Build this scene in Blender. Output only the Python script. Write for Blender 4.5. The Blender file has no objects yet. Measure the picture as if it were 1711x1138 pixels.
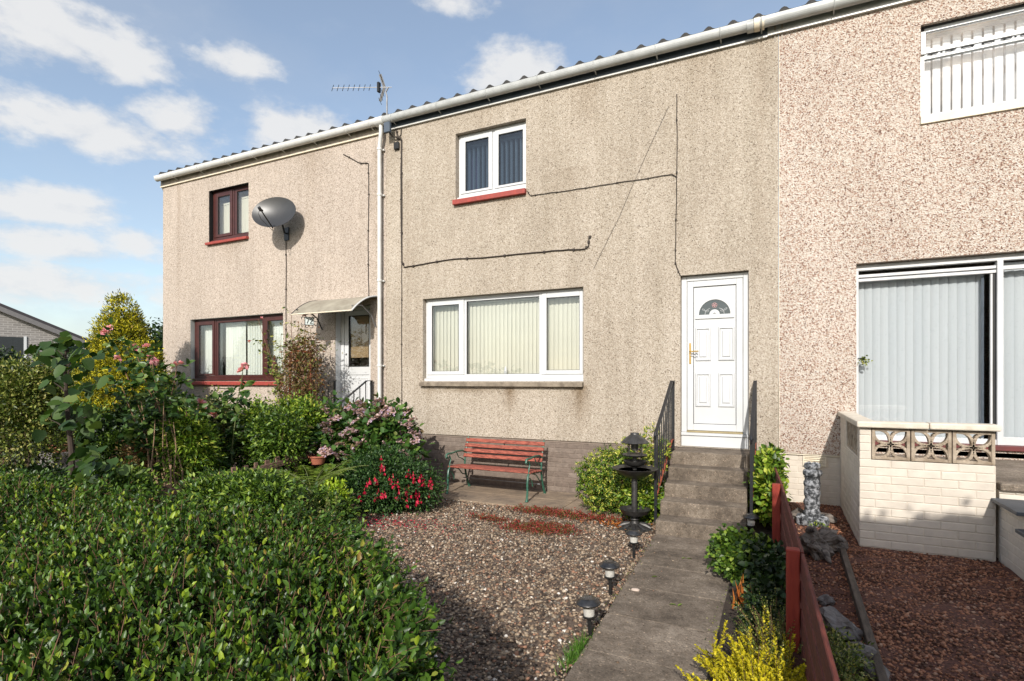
import bpy, math, random
import numpy as np
from math import radians, sin, cos, pi, atan2, sqrt, asin
from mathutils import Vector

# ------------------------------------------------------------------ camera
F_PX, CX, YH, W_PX = 921.0, 855.5, 636.0, 1711.0
YAW = radians(25.8)
CAM_H = 1.76
sc = bpy.context.scene
cam = bpy.data.cameras.new('camera')
cam.lens = 36.0 * F_PX / W_PX
cam.sensor_width = 36.0
cam.shift_y = (YH - 569.0) / W_PX
cam.clip_start = 0.05
cam.clip_end = 2000
camo = bpy.data.objects.new('camera', cam)
camo.location = (0, 0, CAM_H)
camo.rotation_euler = (radians(90), 0, YAW)
sc.collection.objects.link(camo)
sc.camera = camo
sc.view_settings.view_transform = 'Standard'
sc.view_settings.look = 'None'
sc.view_settings.exposure = 0.05
sc.view_settings.gamma = 1.0
sc.cycles.max_bounces = 8
sc.cycles.transparent_max_bounces = 12

# ------------------------------------------------------------------ sun
SUN = Vector((0.19, -1.0, 0.60)).normalized()          # direction towards the sun
SUN_EL = asin(SUN.z)
sl = bpy.data.lights.new('sun', 'SUN')
sl.energy = 4.6
sl.angle = radians(0.5)
sl.color = (1.0, 0.955, 0.885)
so = bpy.data.objects.new('sun', sl)
so.rotation_euler = SUN.to_track_quat('Z', 'Y').to_euler()
so.location = (3, -6, 8)
sc.collection.objects.link(so)

# ------------------------------------------------------------------ sky
wd = bpy.data.worlds.new('World')
sc.world = wd
wd.use_nodes = True
nt = wd.node_tree
nt.nodes.clear()
def wn(t, **kw):
    n = nt.nodes.new(t)
    for k, v in kw.items(): setattr(n, k, v)
    return n
def wmath(op, a, b=None, clamp=False):
    n = wn('ShaderNodeMath', operation=op, use_clamp=clamp)
    for i, x in enumerate((a, b)):
        if x is None: continue
        if isinstance(x, (int, float)): n.inputs[i].default_value = x
        else: nt.links.new(x, n.inputs[i])
    return n.outputs[0]
sky = wn('ShaderNodeTexSky', sky_type='NISHITA', sun_disc=False)
sky.sun_elevation = SUN_EL
sky.sun_rotation = atan2(SUN.x, SUN.y)
sky.altitude = 50; sky.air_density = 1.0; sky.dust_density = 1.3; sky.ozone_density = 1.6
tcd = wn('ShaderNodeTexCoord')
sxyz = wn('ShaderNodeSeparateXYZ'); nt.links.new(tcd.outputs['Generated'], sxyz.inputs[0])
az = wmath('ARCTAN2', sxyz.outputs[0], sxyz.outputs[1])
el = wmath('ARCSINE', sxyz.outputs[2])
nmap = wn('ShaderNodeMapping'); nmap.inputs['Scale'].default_value = (1, 1, 1.9)
nt.links.new(tcd.outputs['Generated'], nmap.inputs[0])
def wnoise(scale, detail=7, rough=0.55, off=0.0):
    n = wn('ShaderNodeTexNoise'); n.inputs['Scale'].default_value = scale
    n.inputs['Detail'].default_value = detail; n.inputs['Roughness'].default_value = rough
    m = wn('ShaderNodeMapping'); m.inputs['Location'].default_value = (off, off * .7, off * .3)
    nt.links.new(nmap.outputs[0], m.inputs[0]); nt.links.new(m.outputs[0], n.inputs['Vector'])
    return n.outputs[0]
n1 = wnoise(6.0); n2 = wnoise(19.0, 5, 0.6, 3.1); n3 = wnoise(2.6, 6, 0.5, 7.7)
# clouds: azimuth, elevation, half width, half height, weight (degrees)
CLOUDS = [(-65.9, 25.8, 6.3, 3.0, 1.0), (-61.7, 25.4, 3.6, 1.9, .95), (-64.0, 20.2, 8.2, 2.0, 1.0), (-57.2, 22.0, 3.6, 2.1, .95), (-65.7, 13.6, 5.3, 1.6, .95),
          (-64.8, 10.8, 5.6, 1.5, .85), (-60.2, 11.7, 3.6, 1.7, .85), (-51.9, 27.2, 3.2, 1.5, .7), (-46.9, 23.1, 5.2, 2.2, 1.0), (-25.2, 29.3, 4.9, 2.2, .85),
          (-32.3, 34.4, 3.5, .9, .7), (-66.6, 7.8, 7.5, 1.8, .85),
          (-100, 22, 12, 5, 1), (-130, 14, 20, 4, 1), (60, 20, 14, 5, 1), (110, 25, 16, 6, 1), (180, 22, 18, 6, 1), (20, 45, 9, 4, 1), (150, 50, 12, 6, 1), (-150, 40, 12, 6, 1)]
best = None
for a0, e0, wa, we, wt in CLOUDS:
    da = wmath('MULTIPLY', wmath('SUBTRACT', az, radians(a0)), 1 / radians(wa * 1.18))
    de = wmath('MULTIPLY', wmath('SUBTRACT', el, radians(e0)), 1 / radians(we * 1.12))
    r = wmath('SQRT', wmath('ADD', wmath('MULTIPLY', da, da), wmath('MULTIPLY', de, de)))
    v = wmath('MULTIPLY', wmath('SUBTRACT', 1.0, r), wt)
    best = v if best is None else wmath('MAXIMUM', best, v)
nz = wmath('ADD', wmath('MULTIPLY', wmath('SUBTRACT', n1, 0.5), 3.0), wmath('MULTIPLY', wmath('SUBTRACT', n2, 0.5), 2.6))
best = wmath('MAXIMUM', best, -1.2)
dens = wmath('ADD', wmath('MULTIPLY', best, 1.5), wmath('MULTIPLY', nz, .72))
mr = wn('ShaderNodeMapRange', interpolation_type='SMOOTHSTEP'); nt.links.new(dens, mr.inputs['Value'])
mr.inputs['From Min'].default_value = -0.42; mr.inputs['From Max'].default_value = 0.95
# low veil of broken cloud towards the horizon
veil = wmath('MULTIPLY', wmath('SUBTRACT', radians(11.0), el), 1 / radians(11.0), True)
veil = wmath('MULTIPLY', veil, wmath('ADD', 0.55, wmath('MULTIPLY', wmath('SUBTRACT', n1, 0.45), 2.4)), True)
thin = wmath('MULTIPLY', wmath('SUBTRACT', n3, 0.44), 1.3, True)
thin = wmath('ADD', wmath('MULTIPLY', thin, 0.6), 0.18)
cover = wmath('MAXIMUM', wmath('MULTIPLY', mr.outputs[0], 0.93), wmath('MAXIMUM', veil, thin), True)
cr = wn('ShaderNodeValToRGB')
cr.color_ramp.elements[0].position = 0.30; cr.color_ramp.elements[0].color = (0.66, 0.70, 0.77, 1)
cr.color_ramp.elements[1].position = 0.62; cr.color_ramp.elements[1].color = (0.90, 0.90, 0.90, 1)
shade = wmath('ADD', wmath('MULTIPLY', mr.outputs[0], 0.35), wmath('MULTIPLY', n2, 0.55))
nt.links.new(shade, cr.inputs[0])
bsky = wn('ShaderNodeBackground'); bsky.inputs[1].default_value = 0.15
tint = wn('ShaderNodeMix', data_type='RGBA', blend_type='MULTIPLY'); tint.inputs[0].default_value = 1.0
nt.links.new(sky.outputs[0], tint.inputs[6]); tint.inputs[7].default_value = (1.50, 1.42, 1.30, 1)
nt.links.new(tint.outputs[2], bsky.inputs[0])
bcl = wn('ShaderNodeBackground'); bcl.inputs[1].default_value = 0.92
nt.links.new(cr.outputs[0], bcl.inputs[0])
mixw = wn('ShaderNodeMixShader'); nt.links.new(cover, mixw.inputs[0])
nt.links.new(bsky.outputs[0], mixw.inputs[1]); nt.links.new(bcl.outputs[0], mixw.inputs[2])
wo = wn('ShaderNodeOutputWorld'); nt.links.new(mixw.outputs[0], wo.inputs[0])

# ------------------------------------------------------------------ materials
def newmat(name):
    m = bpy.data.materials.new(name); m.use_nodes = True
    t = m.node_tree
    return m, t, t.nodes['Principled BSDF'], t.nodes['Material Output']
def c4(c): return (c[0], c[1], c[2], 1.0)
def pos_coord(t, scale=(1, 1, 1)):
    g = t.nodes.new('ShaderNodeNewGeometry')
    mp = t.nodes.new('ShaderNodeMapping'); mp.inputs['Scale'].default_value = scale
    t.links.new(g.outputs['Position'], mp.inputs[0])
    return mp.outputs[0]
def tnoise(t, vec, scale, detail=4, rough=.55):
    n = t.nodes.new('ShaderNodeTexNoise'); n.inputs['Scale'].default_value = scale
    n.inputs['Detail'].default_value = detail; n.inputs['Roughness'].default_value = rough
    t.links.new(vec, n.inputs['Vector']); return n.outputs[0]
def ramp(t, fac, stops, interp='LINEAR'):
    r = t.nodes.new('ShaderNodeValToRGB'); r.color_ramp.interpolation = interp
    e = r.color_ramp.elements
    while len(e) > 1: e.remove(e[-1])
    e[0].position = stops[0][0]; e[0].color = c4(stops[0][1])
    for p, c in stops[1:]:
        x = e.new(p); x.color = c4(c)
    t.links.new(fac, r.inputs[0]); return r.outputs[0]
def mixc(t, fac, a, b, mode='MIX'):
    n = t.nodes.new('ShaderNodeMix'); n.data_type = 'RGBA'; n.blend_type = mode
    for i, x in ((0, fac), (6, a), (7, b)):
        if isinstance(x, (int, float)): n.inputs[i].default_value = x
        elif isinstance(x, tuple): n.inputs[i].default_value = c4(x)
        else: t.links.new(x, n.inputs[i])
    return n.outputs[2]
def tmath(t, op, a, b=0.0, clamp=False):
    n = t.nodes.new('ShaderNodeMath'); n.operation = op; n.use_clamp = clamp
    for i, x in enumerate((a, b)):
        if isinstance(x, (int, float)): n.inputs[i].default_value = x
        else: t.links.new(x, n.inputs[i])
    return n.outputs[0]
def bump(t, bs, h, strength, dist=0.01):
    b = t.nodes.new('ShaderNodeBump'); b.inputs['Strength'].default_value = strength
    b.inputs['Distance'].default_value = dist
    t.links.new(h, b.inputs['Height']); t.links.new(b.outputs[0], bs.inputs['Normal'])
def plain(name, col, rough=.5, metal=0.0, col2=None, scale=6, bmp=0.0, bscale=60, spec=.5, contrast=(.35, .65), stretch=(1, 1, 1)):
    m, t, b, o = newmat(name)
    b.inputs['Roughness'].default_value = rough; b.inputs['Metallic'].default_value = metal
    b.inputs['Specular IOR Level'].default_value = spec
    v = pos_coord(t, stretch)
    if col2 is None: col2 = tuple(x * .82 for x in col)
    f = tnoise(t, v, scale, 6, .6)
    t.links.new(ramp(t, f, [(contrast[0], col2), (contrast[1], col)]), b.inputs['Base Color'])
    if bmp: bump(t, b, tnoise(t, v, bscale, 3), bmp, .01)
    return m
def island(name, stops, rough=.6, trans=0.0, spec=.4, noise=0.0, nscale=30, interp='LINEAR', bmp=0.0):
    """colour chosen per connected piece: leaves, bricks, stones"""
    m, t, b, o = newmat(name)
    g = t.nodes.new('ShaderNodeNewGeometry')
    col = ramp(t, g.outputs['Random Per Island'], stops, interp)
    v = pos_coord(t)
    if noise:
        nn = tnoise(t, v, nscale, 4)
        dark = ramp(t, nn, [(.3, (1 - noise,) * 3), (.7, (1, 1, 1))])
        col = mixc(t, 1.0, col, dark, 'MULTIPLY')
    if bmp: bump(t, b, tnoise(t, v, nscale * 2, 3), bmp, .006)
    t.links.new(col, b.inputs['Base Color'])
    b.inputs['Roughness'].default_value = rough; b.inputs['Specular IOR Level'].default_value = spec
    if trans:
        tr = t.nodes.new('ShaderNodeBsdfTranslucent')
        cc = mixc(t, 1.0, col, (1.0, 1.15, .55), 'MULTIPLY'); t.links.new(cc, tr.inputs[0])
        mx = t.nodes.new('ShaderNodeMixShader'); mx.inputs[0].default_value = trans
        t.links.new(b.outputs[0], mx.inputs[1]); t.links.new(tr.outputs[0], mx.inputs[2])
        t.links.new(mx.outputs[0], o.inputs[0])
    return m
def roughcast(name, stops, chip, tones, streak=.2, bstr=.6, stains=()):
    m, t, b, o = newmat(name)
    v = pos_coord(t)
    vo = t.nodes.new('ShaderNodeTexVoronoi'); vo.inputs['Scale'].default_value = chip
    t.links.new(v, vo.inputs['Vector'])
    sep = t.nodes.new('ShaderNodeSeparateColor'); t.links.new(vo.outputs['Color'], sep.inputs[0])
    col = ramp(t, sep.outputs[0], stops)
    big = tnoise(t, pos_coord(t, (1, 1, .55)), 1.1, 7, .62)
    col = mixc(t, 1.0, col, ramp(t, big, [(.33, tones[0]), (.52, tones[1]), (.68, tones[2])]), 'MULTIPLY')
    st = tnoise(t, pos_coord(t, (5, 1, .22)), 1.6, 6, .62)
    col = mixc(t, streak, col, mixc(t, 1.0, col, ramp(t, st, [(.36, (.62, .58, .5)), (.6, (1.02, 1.0, .98))]), 'MULTIPLY'))
    mid = tnoise(t, v, 22, 4, .7)
    col = mixc(t, 1.0, col, ramp(t, mid, [(.3, (.86, .85, .84)), (.65, (1.06, 1.06, 1.06))]), 'MULTIPLY')
    sp = t.nodes.new('ShaderNodeSeparateXYZ'); t.links.new(v, sp.inputs[0])
    for x0, z0, wx, hz, amt in stains:        # rain marks below sills, each a fixed patch on the wall
        dx = tmath(t, 'DIVIDE', tmath(t, 'ABSOLUTE', tmath(t, 'SUBTRACT', sp.outputs[0], x0)), wx)
        dx = tmath(t, 'ADD', dx, tmath(t, 'MULTIPLY', tmath(t, 'SUBTRACT', mid, .5), .9))
        fx = tmath(t, 'SUBTRACT', 1.0, dx, True)
        dz = tmath(t, 'DIVIDE', tmath(t, 'SUBTRACT', z0, sp.outputs[2]), hz)
        fz = tmath(t, 'SUBTRACT', 1.0, dz, True)
        up = tmath(t, 'MULTIPLY', tmath(t, 'ADD', dz, .05), 30.0, True)
        fac = tmath(t, 'MULTIPLY', tmath(t, 'MULTIPLY', tmath(t, 'MULTIPLY', fx, fz), up), amt, True)
        col = mixc(t, fac, col, mixc(t, 1.0, col, (.5, .42, .33), 'MULTIPLY'))
    t.links.new(col, b.inputs['Base Color'])
    b.inputs['Roughness'].default_value = .9; b.inputs['Specular IOR Level'].default_value = .2
    h = tmath(t, 'ADD', tmath(t, 'MULTIPLY', vo.outputs['Distance'], 1.0), tmath(t, 'MULTIPLY', tnoise(t, v, chip * .45, 2), .8))
    bump(t, b, h, bstr, .012)
    return m
def glass(name, tint=(.97, .975, .97), refl=1.0):
    m, t, b, o = newmat(name)
    t.nodes.remove(b)
    fr = t.nodes.new('ShaderNodeFresnel'); ge = t.nodes.new('ShaderNodeNewGeometry')
    t.links.new(tmath(t, 'SUBTRACT', 1.5, tmath(t, 'MULTIPLY', ge.outputs['Backfacing'], 1.5 - 1 / 1.5)), fr.inputs[0])
    tr = t.nodes.new('ShaderNodeBsdfTransparent'); tr.inputs[0].default_value = c4(tint)
    gl = t.nodes.new('ShaderNodeBsdfGlossy'); gl.inputs['Roughness'].default_value = 0.0
    gl.inputs[0].default_value = (1, 1, 1, 1)
    mx = t.nodes.new('ShaderNodeMixShader')
    t.links.new(tmath(t, 'MULTIPLY', fr.outputs[0], refl, True), mx.inputs[0])
    t.links.new(tr.outputs[0], mx.inputs[1]); t.links.new(gl.outputs[0], mx.inputs[2])
    t.links.new(mx.outputs[0], o.inputs[0])
    return m

MT = {}
MT['stucco_mid'] = roughcast('stucco_mid', [(0, (.12, .095, .075)), (.05, (.25, .21, .165)), (.16, (.36, .315, .26)), (.5, (.43, .38, .32)), (.85, (.49, .44, .38)), (1, (.57, .53, .47))], 92,
                             ((.88, .855, .82), (1.0, .98, .95), (1.07, 1.06, 1.045)), .25, .45,
                             ((-3.9, 1.62, .16, .42, 1.0), (-2.72, 1.66, .20, .75, 1.0), (-4.7, 1.62, .9, .10, .8), (-5.45, 1.6, .2, .3, .45), (-2.9, 5.0, .5, 1.4, .25), (-.95, 3.6, .25, .3, .2),
                              (-2.6, 6.3, .35, 1.1, .45), (-1.0, 6.3, .5, 1.3, .3), (-4.3, 6.3, .4, .5, .3), (-4.0, 4.7, .5, .5, .3), (-.2, 6.3, .15, 4.5, .3), (-5.9, 5.2, .25, 3.5, .3)))
MT['stucco_left'] = roughcast('stucco_left', [(0, (.14, .11, .09)), (.06, (.27, .225, .185)), (.2, (.39, .335, .285)), (.5, (.465, .40, .345)), (.85, (.52, .455, .40)), (1, (.60, .545, .485))], 92,
                              ((.96, .945, .93), (1.04, 1.025, 1.01), (1.09, 1.075, 1.06)), .2, .45, ((-12.3, 6.1, .1, 3.5, .35), (-6.62, 5.9, .16, 2.5, .35), (-10.6, 4.7, .5, .5, .3), (-8.2, 6.2, .4, 1.1, .3)))
MT['pebbledash'] = roughcast('pebbledash', [(0, (.12, .07, .055)), (.07, (.21, .125, .095)), (.15, (.34, .215, .165)), (.30, (.44, .33, .26)), (.42, (.515, .435, .365)), (.62, (.57, .505, .44)), (1, (.655, .61, .555))], 84,
                             ((.90, .875, .865), (.98, .97, .96), (1.05, 1.04, 1.04)), .10, .7)
MT['brick_grey'] = island('brick_grey', [(0, (.17, .13, .105)), (.5, (.205, .16, .13)), (1, (.25, .20, .165))], .85, noise=.35, nscale=14, bmp=.5)
MT['mortar_grey'] = plain('mortar_grey', (.24, .19, .155), .95, bmp=.5)
MT['brick_cream'] = island('brick_cream', [(0, (.62, .55, .465)), (.5, (.65, .58, .49)), (1, (.68, .61, .52))], .7, noise=.16, nscale=9, bmp=.35)
MT['mortar_cream'] = plain('mortar_cream', (.62, .555, .465), .85, col2=(.54, .475, .39), bmp=.4)
MT['coping'] = plain('coping', (.68, .62, .52), .7, col2=(.56, .49, .39), scale=9, bmp=.3, bscale=50)
MT['breeze'] = plain('breeze', (.46, .38, .29), .9, col2=(.26, .20, .14), scale=11, bmp=.5, bscale=90)
MT['upvc'] = plain('upvc', (.60, .61, .62), .30, col2=(.56, .57, .57), scale=2, spec=.5)
MT['brown_frame'] = plain('brown_frame', (.075, .022, .018), .35, col2=(.05, .015, .013), scale=8)
MT['alu'] = plain('alu', (.62, .62, .62), .45, col2=(.52, .52, .52), scale=3)
MT['cream_paint'] = plain('cream_paint', (.78, .70, .56), .6, col2=(.68, .60, .46), scale=6)
MT['red_paint'] = plain('red_paint', (.36, .055, .040), .6, col2=(.25, .045, .035), scale=22, bmp=.2)
MT['dark_red'] = plain('dark_red', (.14, .022, .020), .6, col2=(.10, .02, .018), scale=10)
MT['stone_sill'] = plain('stone_sill', (.30, .25, .19), .9, col2=(.15, .12, .09), scale=9, bmp=.4)
MT['glass'] = glass('glass', refl=1.7)
MT['glass_dark'] = glass('glass_dark', (.60, .66, .70), 1.5)
MT['rubber'] = plain('rubber', (.012, .012, .012), .6)
MT['blind_cream'] = plain('blind_cream', (.60, .595, .50), .8, col2=(.56, .555, .47), scale=1.2, stretch=(6, 1, .3))
MT['blind_mint'] = plain('blind_mint', (.70, .74, .68), .8, col2=(.62, .67, .62), scale=1.2, stretch=(6, 1, .3))
MT['blind_blue'] = plain('blind_blue', (.56, .59, .62), .8, col2=(.52, .555, .59), scale=1.2, stretch=(6, 1, .3))
MT['blind_white'] = plain('blind_white', (.66, .68, .72), .8, col2=(.62, .64, .68), scale=1.2)
MT['curtain'] = plain('curtain', (.20, .13, .26), .9, col2=(.12, .08, .17))
MT['blind_brown'] = plain('blind_brown', (.34, .24, .13), .85, col2=(.24, .17, .09), scale=30)
MT['room'] = plain('room', (.18, .17, .16), .9)
MT['tile'] = plain('tile', (.055, .052, .050), .85, col2=(.03, .03, .03), scale=14, bmp=.3)
MT['gutter_white'] = plain('gutter_white', (.66, .66, .64), .35, col2=(.58, .57, .54), scale=5)
MT['gutter_grey'] = plain('gutter_grey', (.50, .51, .50), .4, col2=(.38, .39, .38), scale=5)
MT['fascia_blue'] = plain('fascia_blue', (.085, .11, .145), .6, col2=(.06, .08, .11))
MT['fascia_brown'] = plain('fascia_brown', (.42, .37, .31), .6, col2=(.25, .21, .17), scale=9)
MT['concrete_old'] = plain('concrete_old', (.185, .150, .118), .95, col2=(.085, .068, .054), scale=5.5, bmp=.5, bscale=120, contrast=(.3, .68))
def concrete(name, c1, c2, c3):
    m, t, b, o = newmat(name); v = pos_coord(t)
    col = ramp(t, tnoise(t, v, 2.6, 8, .68), [(.33, c2), (.5, c1), (.68, c3)])
    vo = t.nodes.new('ShaderNodeTexVoronoi'); vo.inputs['Scale'].default_value = 110; t.links.new(v, vo.inputs['Vector'])
    sep = t.nodes.new('ShaderNodeSeparateColor'); t.links.new(vo.outputs['Color'], sep.inputs[0])
    col = mixc(t, 1.0, col, ramp(t, sep.outputs[0], [(0, (.62, .60, .58)), (.2, (.9, .9, .9)), (.8, (1.05, 1.04, 1.02)), (.96, (1.15, 1.12, 1.1)), (1, (1.9, 1.8, 1.7))]), 'MULTIPLY')
    col = mixc(t, 1.0, col, ramp(t, tnoise(t, v, 17, 5, .7), [(.32, (.72, .70, .68)), (.6, (1.08, 1.08, 1.08))]), 'MULTIPLY')
    gg = t.nodes.new('ShaderNodeNewGeometry'); col = mixc(t, 1.0, col, ramp(t, gg.outputs['Random Per Island'], [(0, (.86, .84, .82)), (1, (1.14, 1.12, 1.1))]), 'MULTIPLY')
    t.links.new(col, b.inputs['Base Color']); b.inputs['Roughness'].default_value = .95; b.inputs['Specular IOR Level'].default_value = .2
    bump(t, b, tmath(t, 'ADD', tnoise(t, v, 90, 3), tmath(t, 'MULTIPLY', tnoise(t, v, 14, 4), .8)), .6, .008); return m
MT['concrete'] = concrete('concrete', (.185, .155, .125), (.11, .092, .075), (.27, .232, .19))
MT['slate'] = plain('slate', (.085, .09, .10), .6, col2=(.055, .06, .068), scale=8, bmp=.2)
MT['iron'] = plain('iron', (.012, .014, .018), .35, col2=(.02, .02, .022), scale=30)
MT['rust'] = plain('rust', (.32, .07, .03), .85, col2=(.12, .035, .02), scale=40)
MT['green_iron'] = plain('green_iron', (.035, .13, .085), .4, col2=(.02, .085, .055), scale=20)
MT['bench_wood'] = plain('bench_wood', (.40, .11, .07), .85, col2=(.12, .028, .020), scale=9, contrast=(.38, .6), stretch=(1.2, 12, 12), bmp=.4, bscale=20)
MT['fence_wood'] = plain('fence_wood', (.17, .033, .019), .85, col2=(.07, .013, .010), scale=9, stretch=(9, 1.0, 9), bmp=.5, bscale=14)
MT['fence_post'] = plain('fence_post', (.27, .036, .019), .8, col2=(.22, .024, .014), scale=5, stretch=(9, 9, 1.0), bmp=.4, bscale=14)
MT['old_wood'] = plain('old_wood', (.24, .14, .10), .9, col2=(.12, .07, .05), scale=6, stretch=(4, 1, 4), bmp=.5)
MT['edging_wood'] = plain('edging_wood', (.13, .10, .075), .9, col2=(.06, .045, .035), scale=6, stretch=(6, 1, 6), bmp=.5)
MT['bird_metal'] = plain('bird_metal', (.085, .082, .078), .45, col2=(.045, .042, .04), scale=20, metal=.5)
MT['chrome'] = plain('chrome', (.30, .29, .28), .22, metal=1.0, col2=(.18, .17, .17), scale=18)
MT['chrome_dark'] = plain('chrome_dark', (.12, .115, .11), .30, metal=.8, col2=(.05, .05, .05), scale=18)
MT['solar_cell'] = plain('solar_cell', (.03, .028, .035), .25, col2=(.02, .02, .022), scale=60)
MT['clear'] = glass('clear', (.90, .90, .88), 1.4)
MT['black_plastic'] = plain('black_plastic', (.014, .014, .014), .5)
MT['brass'] = plain('brass', (.62, .42, .14), .28, metal=.9, col2=(.5, .33, .1))
MT['dish'] = plain('dish', (.060, .060, .060), .38, metal=.25, col2=(.045, .045, .046), scale=3)
MT['aerial'] = plain('aerial', (.26, .26, .27), .5, metal=.2, col2=(.18, .18, .18))
MT['cable'] = plain('cable', (.035, .025, .018), .7)
MT['canopy'] = plain('canopy', (.36, .33, .26), .5, col2=(.22, .195, .15), scale=4)
MT['grey_board'] = plain('grey_board', (.42, .44, .42), .5)
MT['digit'] = plain('digit', (.015, .015, .02), .5)
MT['ornament'] = plain('ornament', (.34, .35, .37), .8, col2=(.035, .038, .042), scale=26, contrast=(.44, .60), bmp=.8, bscale=60)
MT['rock'] = plain('rock', (.22, .20, .19), .9, col2=(.07, .06, .055), scale=9, bmp=.9, bscale=24)
MT['driftwood'] = plain('driftwood', (.20, .17, .145), .9, col2=(.05, .04, .035), scale=9, bmp=.9, bscale=24, stretch=(1, 3, 1))
MT['terracotta'] = plain('terracotta', (.42, .14, .08), .8, col2=(.28, .09, .05))
MT['soil'] = plain('soil', (.055, .038, .026), 1.0, col2=(.025, .018, .013), scale=9, bmp=1.0, bscale=60)
MT['gravel_base'] = plain('gravel_base', (.18, .128, .088), 1.0, col2=(.07, .05, .04), scale=70, bmp=1.0, bscale=90)
MT['red_gravel_base'] = plain('red_gravel_base', (.15, .060, .040), 1.0, col2=(.06, .025, .018), scale=70, bmp=1.0, bscale=90)
MT['pebbles'] = island('pebbles', [(0, (.055, .038, .028)), (.20, (.15, .10, .066)), (.38, (.26, .18, .118)), (.54, (.35, .26, .175)), (.66, (.17, .145, .115)), (.78, (.43, .335, .24)), (.89, (.33, .175, .11)), (.955, (.60, .50, .39)), (.985, (.80, .74, .66))], .75, noise=.25, nscale=60, interp='CONSTANT')
MT['red_pebbles'] = island('red_pebbles', [(0, (.09, .040, .024)), (.25, (.21, .090, .050)), (.5, (.34, .145, .080)), (.75, (.45, .21, .115)), (.93, (.45, .27, .18)), (1, (.5, .40, .34))], .8, noise=.25, nscale=60, interp='CONSTANT')
MT['bark'] = plain('bark', (.16, .11, .075), .9, col2=(.07, .045, .03), scale=14, stretch=(4, 4, 1), bmp=.5)
MT['twig'] = plain('twig', (.20, .10, .055), .8, col2=(.11, .06, .035), scale=14)
MT['twig_green'] = plain('twig_green', (.13, .15, .05), .7)
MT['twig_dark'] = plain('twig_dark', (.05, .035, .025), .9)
G = {}
G['privet'] = island('leaf_privet', [(0, (.016, .042, .006)), (.35, (.036, .082, .010)), (.7, (.064, .130, .015)), (.93, (.11, .19, .024)), (.975, (.22, .28, .03)), (.992, (.30, .25, .04)), (1, (.22, .12, .04))], .40, .14, .38)
G['privet_tip'] = island('leaf_privet_tip', [(0, (.09, .16, .012)), (.5, (.17, .26, .020)), (1, (.30, .38, .035))], .42, .22, .35)
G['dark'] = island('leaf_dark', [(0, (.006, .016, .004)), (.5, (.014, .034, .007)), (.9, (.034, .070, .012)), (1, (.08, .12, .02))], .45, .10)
G['mid'] = island('leaf_mid', [(0, (.014, .036, .005)), (.4, (.045, .095, .010)), (.8, (.13, .22, .022)), (1, (.27, .35, .05))], .45, .18)
G['bright'] = island('leaf_bright', [(0, (.024, .058, .006)), (.35, (.085, .165, .013)), (.75, (.22, .33, .028)), (1, (.46, .48, .07))], .42, .22)
G['olive'] = island('leaf_olive', [(0, (.024, .042, .007)), (.45, (.095, .135, .020)), (.8, (.28, .31, .07)), (1, (.48, .42, .15))], .42, .2)
G['gold'] = island('leaf_gold', [(0, (.035, .045, .006)), (.25, (.11, .125, .009)), (.5, (.36, .34, .016)), (.93, (.72, .62, .03)), (1, (.30, .18, .04))], .6, .2)
G['yellow'] = island('leaf_yellow', [(0, (.20, .20, .010)), (.35, (.46, .40, .014)), (1, (.80, .66, .03))], .5, .25)
G['variegated'] = island('leaf_variegated', [(0, (.04, .12, .014)), (.3, (.10, .20, .02)), (.5, (.28, .36, .04)), (.75, (.55, .55, .08)), (1, (.70, .62, .16))], .42, .25)
G['lime'] = island('leaf_lime', [(0, (.22, .36, .02)), (1, (.50, .60, .05))], .45, .3)
G['heart'] = island('leaf_heart', [(0, (.016, .040, .007)), (.5, (.032, .072, .012)), (.85, (.07, .12, .022)), (1, (.17, .22, .06))], .5, .25)
G['rose'] = island('leaf_rose', [(0, (.016, .042, .010)), (.5, (.045, .100, .018)), (.85, (.11, .18, .035)), (1, (.20, .26, .06))], .4, .2)
G['brownleaf'] = island('leaf_brown', [(0, (.10, .045, .02)), (.35, (.19, .08, .035)), (.6, (.07, .09, .02)), (.8, (.26, .13, .05)), (1, (.10, .14, .03))], .6, .2)
G['fern'] = island('leaf_fern', [(0, (.10, .17, .02)), (1, (.26, .34, .05))], .5, .3)
G['fuchsia'] = island('leaf_fuchsia', [(0, (.010, .032, .007)), (.6, (.026, .070, .014)), (1, (.08, .15, .03))], .5, .12)
G['hydrangea'] = island('leaf_hydrangea', [(0, (.02, .06, .01)), (.6, (.05, .12, .018)), (.9, (.12, .20, .035)), (1, (.16, .09, .04))], .5, .2)
G['floret'] = island('petal_hydrangea', [(0, (.26, .14, .11)), (.3, (.46, .29, .26)), (.6, (.60, .45, .42)), (.82, (.42, .31, .50)), (1, (.20, .13, .07))], .7, .2)
G['fuchsia_red'] = island('petal_fuchsia', [(0, (.42, .010, .03)), (1, (.68, .02, .08))], .5, .15)
G['rose_pink'] = island('petal_rose', [(0, (.74, .20, .27)), (.4, (.84, .42, .46)), (1, (.90, .66, .62))], .55, .25)
G['sedum'] = island('leaf_sedum', [(0, (.16, .012, .012)), (.35, (.30, .030, .024)), (.5, (.10, .035, .012)), (.7, (.055, .08, .016)), (.85, (.10, .12, .025)), (1, (.42, .06, .05))], .6, .1)
G['orange_leaf'] = island('leaf_orange', [(0, (.40, .10, .02)), (1, (.55, .22, .05))], .55, .2)
G['grass'] = island('leaf_grass', [(0, (.05, .14, .015)), (1, (.14, .28, .04))], .5, .3)

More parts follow.
